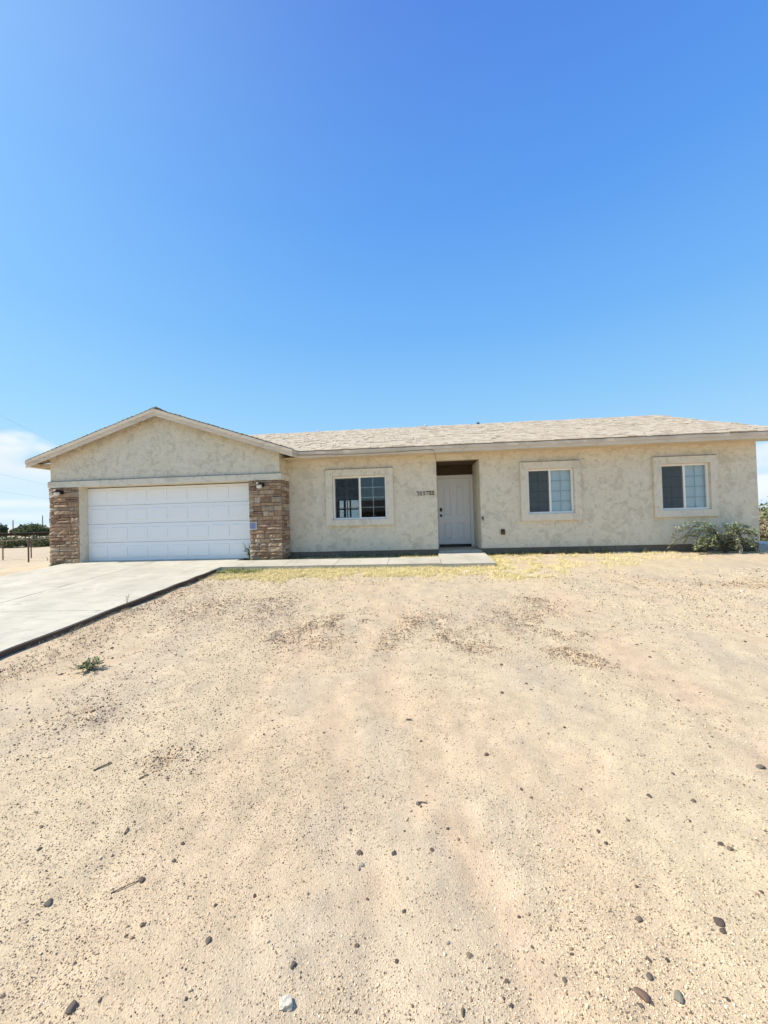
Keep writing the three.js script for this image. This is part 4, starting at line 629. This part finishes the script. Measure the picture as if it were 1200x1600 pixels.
{ // pipe rail fence
  const f = thing('pipe_fence', 'rusty brown pipe fence standing beyond the garage column', 'fence');
  const post = (x, z, h, r) => { const y = gh(x, z); mesh('post', new THREE.CylinderGeometry(r, r, h + 0.3, 12).translate(x, y + h / 2 - 0.15, z), M.pipe, f); return [x, y + h, z]; };
  const A = post(-15.19, -6.34, 1.13, 0.034), B = post(-19.13, -8.52, 1.05, 0.028), C = post(-18.45, -9.45, 1.04, 0.03), D = post(-23.2, -10.8, 1.05, 0.04), E2 = post(-13.2, -9.3, 1.12, 0.045), F = post(-8.6, -9.2, 1.12, 0.045);
  const rail = (a, b, dy) => mesh('rail', tube([[a[0], a[1] + dy, a[2]], [(a[0] + b[0]) / 2, (a[1] + b[1]) / 2 + dy, (a[2] + b[2]) / 2], [b[0], b[1] + dy, b[2]]], 0.017, 4, 8), M.pipe, f);
  rail(A, B, 0); rail(B, D, 0); rail(C, E2, 0); rail(E2, F, 0); rail(A, C, -0.06);
}
{ // overhead line: poles and three wires running away behind the house
  const d = new THREE.Vector3(-0.476, 0, -0.88), [sx, sz] = far(-1.0, 28), P = (t) => [sx + d.x * t, sz + d.z * t];
  const pole = (x, z, h, label) => { const t = thing('utility_pole', label, 'utility pole', [x, gh(x, z), z], 'utility poles'); mesh('shaft', new THREE.CylinderGeometry(0.11, 0.16, h + 0.5, 10).translate(0, h / 2 - 0.25, 0), M.wood, t); if (h > 8) mesh('crossarm', bx(-1.1, 1.1, h - 0.7, h - 0.58, -0.06, 0.06), M.wood, t); else mesh('insulator', new THREE.CylinderGeometry(0.1, 0.1, 0.3, 8).translate(0, h + 0.1, 0), M.wood, t); };
  pole(...P(-16), 10.4, 'utility pole on the near side carrying the overhead wires'); pole(...P(62), 10.4, 'utility pole behind the house carrying the overhead wires');
  for (const [y, label] of [[9.35, 'highest faint overhead wire crossing the sky beside the garage'], [5.0, 'middle faint overhead wire crossing the clouds'], [3.72, 'lowest overhead wire crossing the clouds beside the garage']]) {
    const a = P(-16), b = P(62), m = P(23); tag(mesh(numbered('overhead_wire'), tube([[a[0], y, a[1]], [m[0], y - 0.12, m[1]], [b[0], y, b[1]]], 0.005, 40, 5), std({ color: rgb(.30, .30, .31) })), label, 'wire', 'overhead wires');
  }
  const q1 = far(-0.965, 118), q2 = far(-0.888, 125); pole(...q1, 4.2, 'short distant pole between the far trees'); pole(...q2, 5.6, 'distant pole rising over the tree nearest the garage');
}
{ // beyond the other end of the house
  [[20.4, -8.5, 1.5, 1.9, G2, 'yellow green desert shrub past the gable end'], [18.9, -7.4, 1.0, 0.95, [.30, .25, .15], 'dry tan shrub low beside the gable end'], [23.6, -11.5, 2.2, 2.5, G1, 'dark green shrub farthest behind the gable end'], [27, -12, 2.0, 2.1, G2, 'green shrub at the far end beyond the gable']].forEach(([x, z, rx, ry, c, label], i) => tree('desert_shrub', label, 'shrub', x, z, rx, ry, 2600, 0.12, c, 540 + i, 'shrubs past the gable end'));
  const f = thing('rail_fence', 'single dark rail fence past the gable end of the house', 'fence'), ps = [[17.2, -4.9], [20.2, -4.4], [23.2, -3.9]].map(([x, z]) => { const y = gh(x, z); mesh('post', new THREE.CylinderGeometry(0.035, 0.035, 1.5, 10).translate(x, y + 0.45, z), M.pipe, f); return [x, y + 1.17, z]; });
  for (let i = 0; i < 2; i++) mesh('rail', tube([ps[i], ps[i].map((v, k) => (v + ps[i + 1][k]) / 2), ps[i + 1]], 0.03, 4, 8), M.pipe, f);
  const b = mesh('pale_board', rbx(15.2, 17.6, -0.02, 0.06, -0.6, 0.6, 0.02), std({ color: rgb(.70, .68, .65), map: concMap })); b.position.set(0.35, gh(16.5, -4.2) + 0.06, -4.2); tag(b, 'pale flat board lying on the ground past the gable end', 'board');
}
{ // house across the street, mirrored in the front windows
  const n = thing('neighbour_house', 'low house across the street mirrored in the front window', 'house', [-5, gh(-5, 40), 40]);
  const darkPaint = std({ color: rgb(.06, .05, .04) }); mesh('wall', bx(-8, 6.5, -0.1, 2.7, 0, 8), darkPaint, n);
  const g = ext(poly([[-0.6, 2.65], [8.6, 2.65], [4, 4.35]]), 0, 15.7).rotateY(-Math.PI / 2).translate(7.1, 0, 0); mesh('roof', g, darkPaint, n);
  mesh('door', bx(0, 1, 0, 2.05, -0.04, -0.002), M.brown, n); mesh('window', bx(-5, -3.4, 0.9, 2.1, -0.04, -0.002), M.black, n); mesh('window', bx(2.6, 4.2, 0.9, 2.1, -0.04, -0.002), M.black, n);
  [[14, 38, 2.0], [19, 41, 2.3], [25, 39, 1.9], [31, 41, 2.4], [37, 39, 2.0]].forEach(([x, z, h], i) => tree('street_shrub', ['first', 'second', 'third', 'fourth', 'fifth'][i] + ' shrub of the row mirrored in the end windows', 'shrub', x, z, 2.6, h, 1200, 0.2, G1, 580 + i, 'shrubs across the street'));
}
renderer.render(scene, camera);
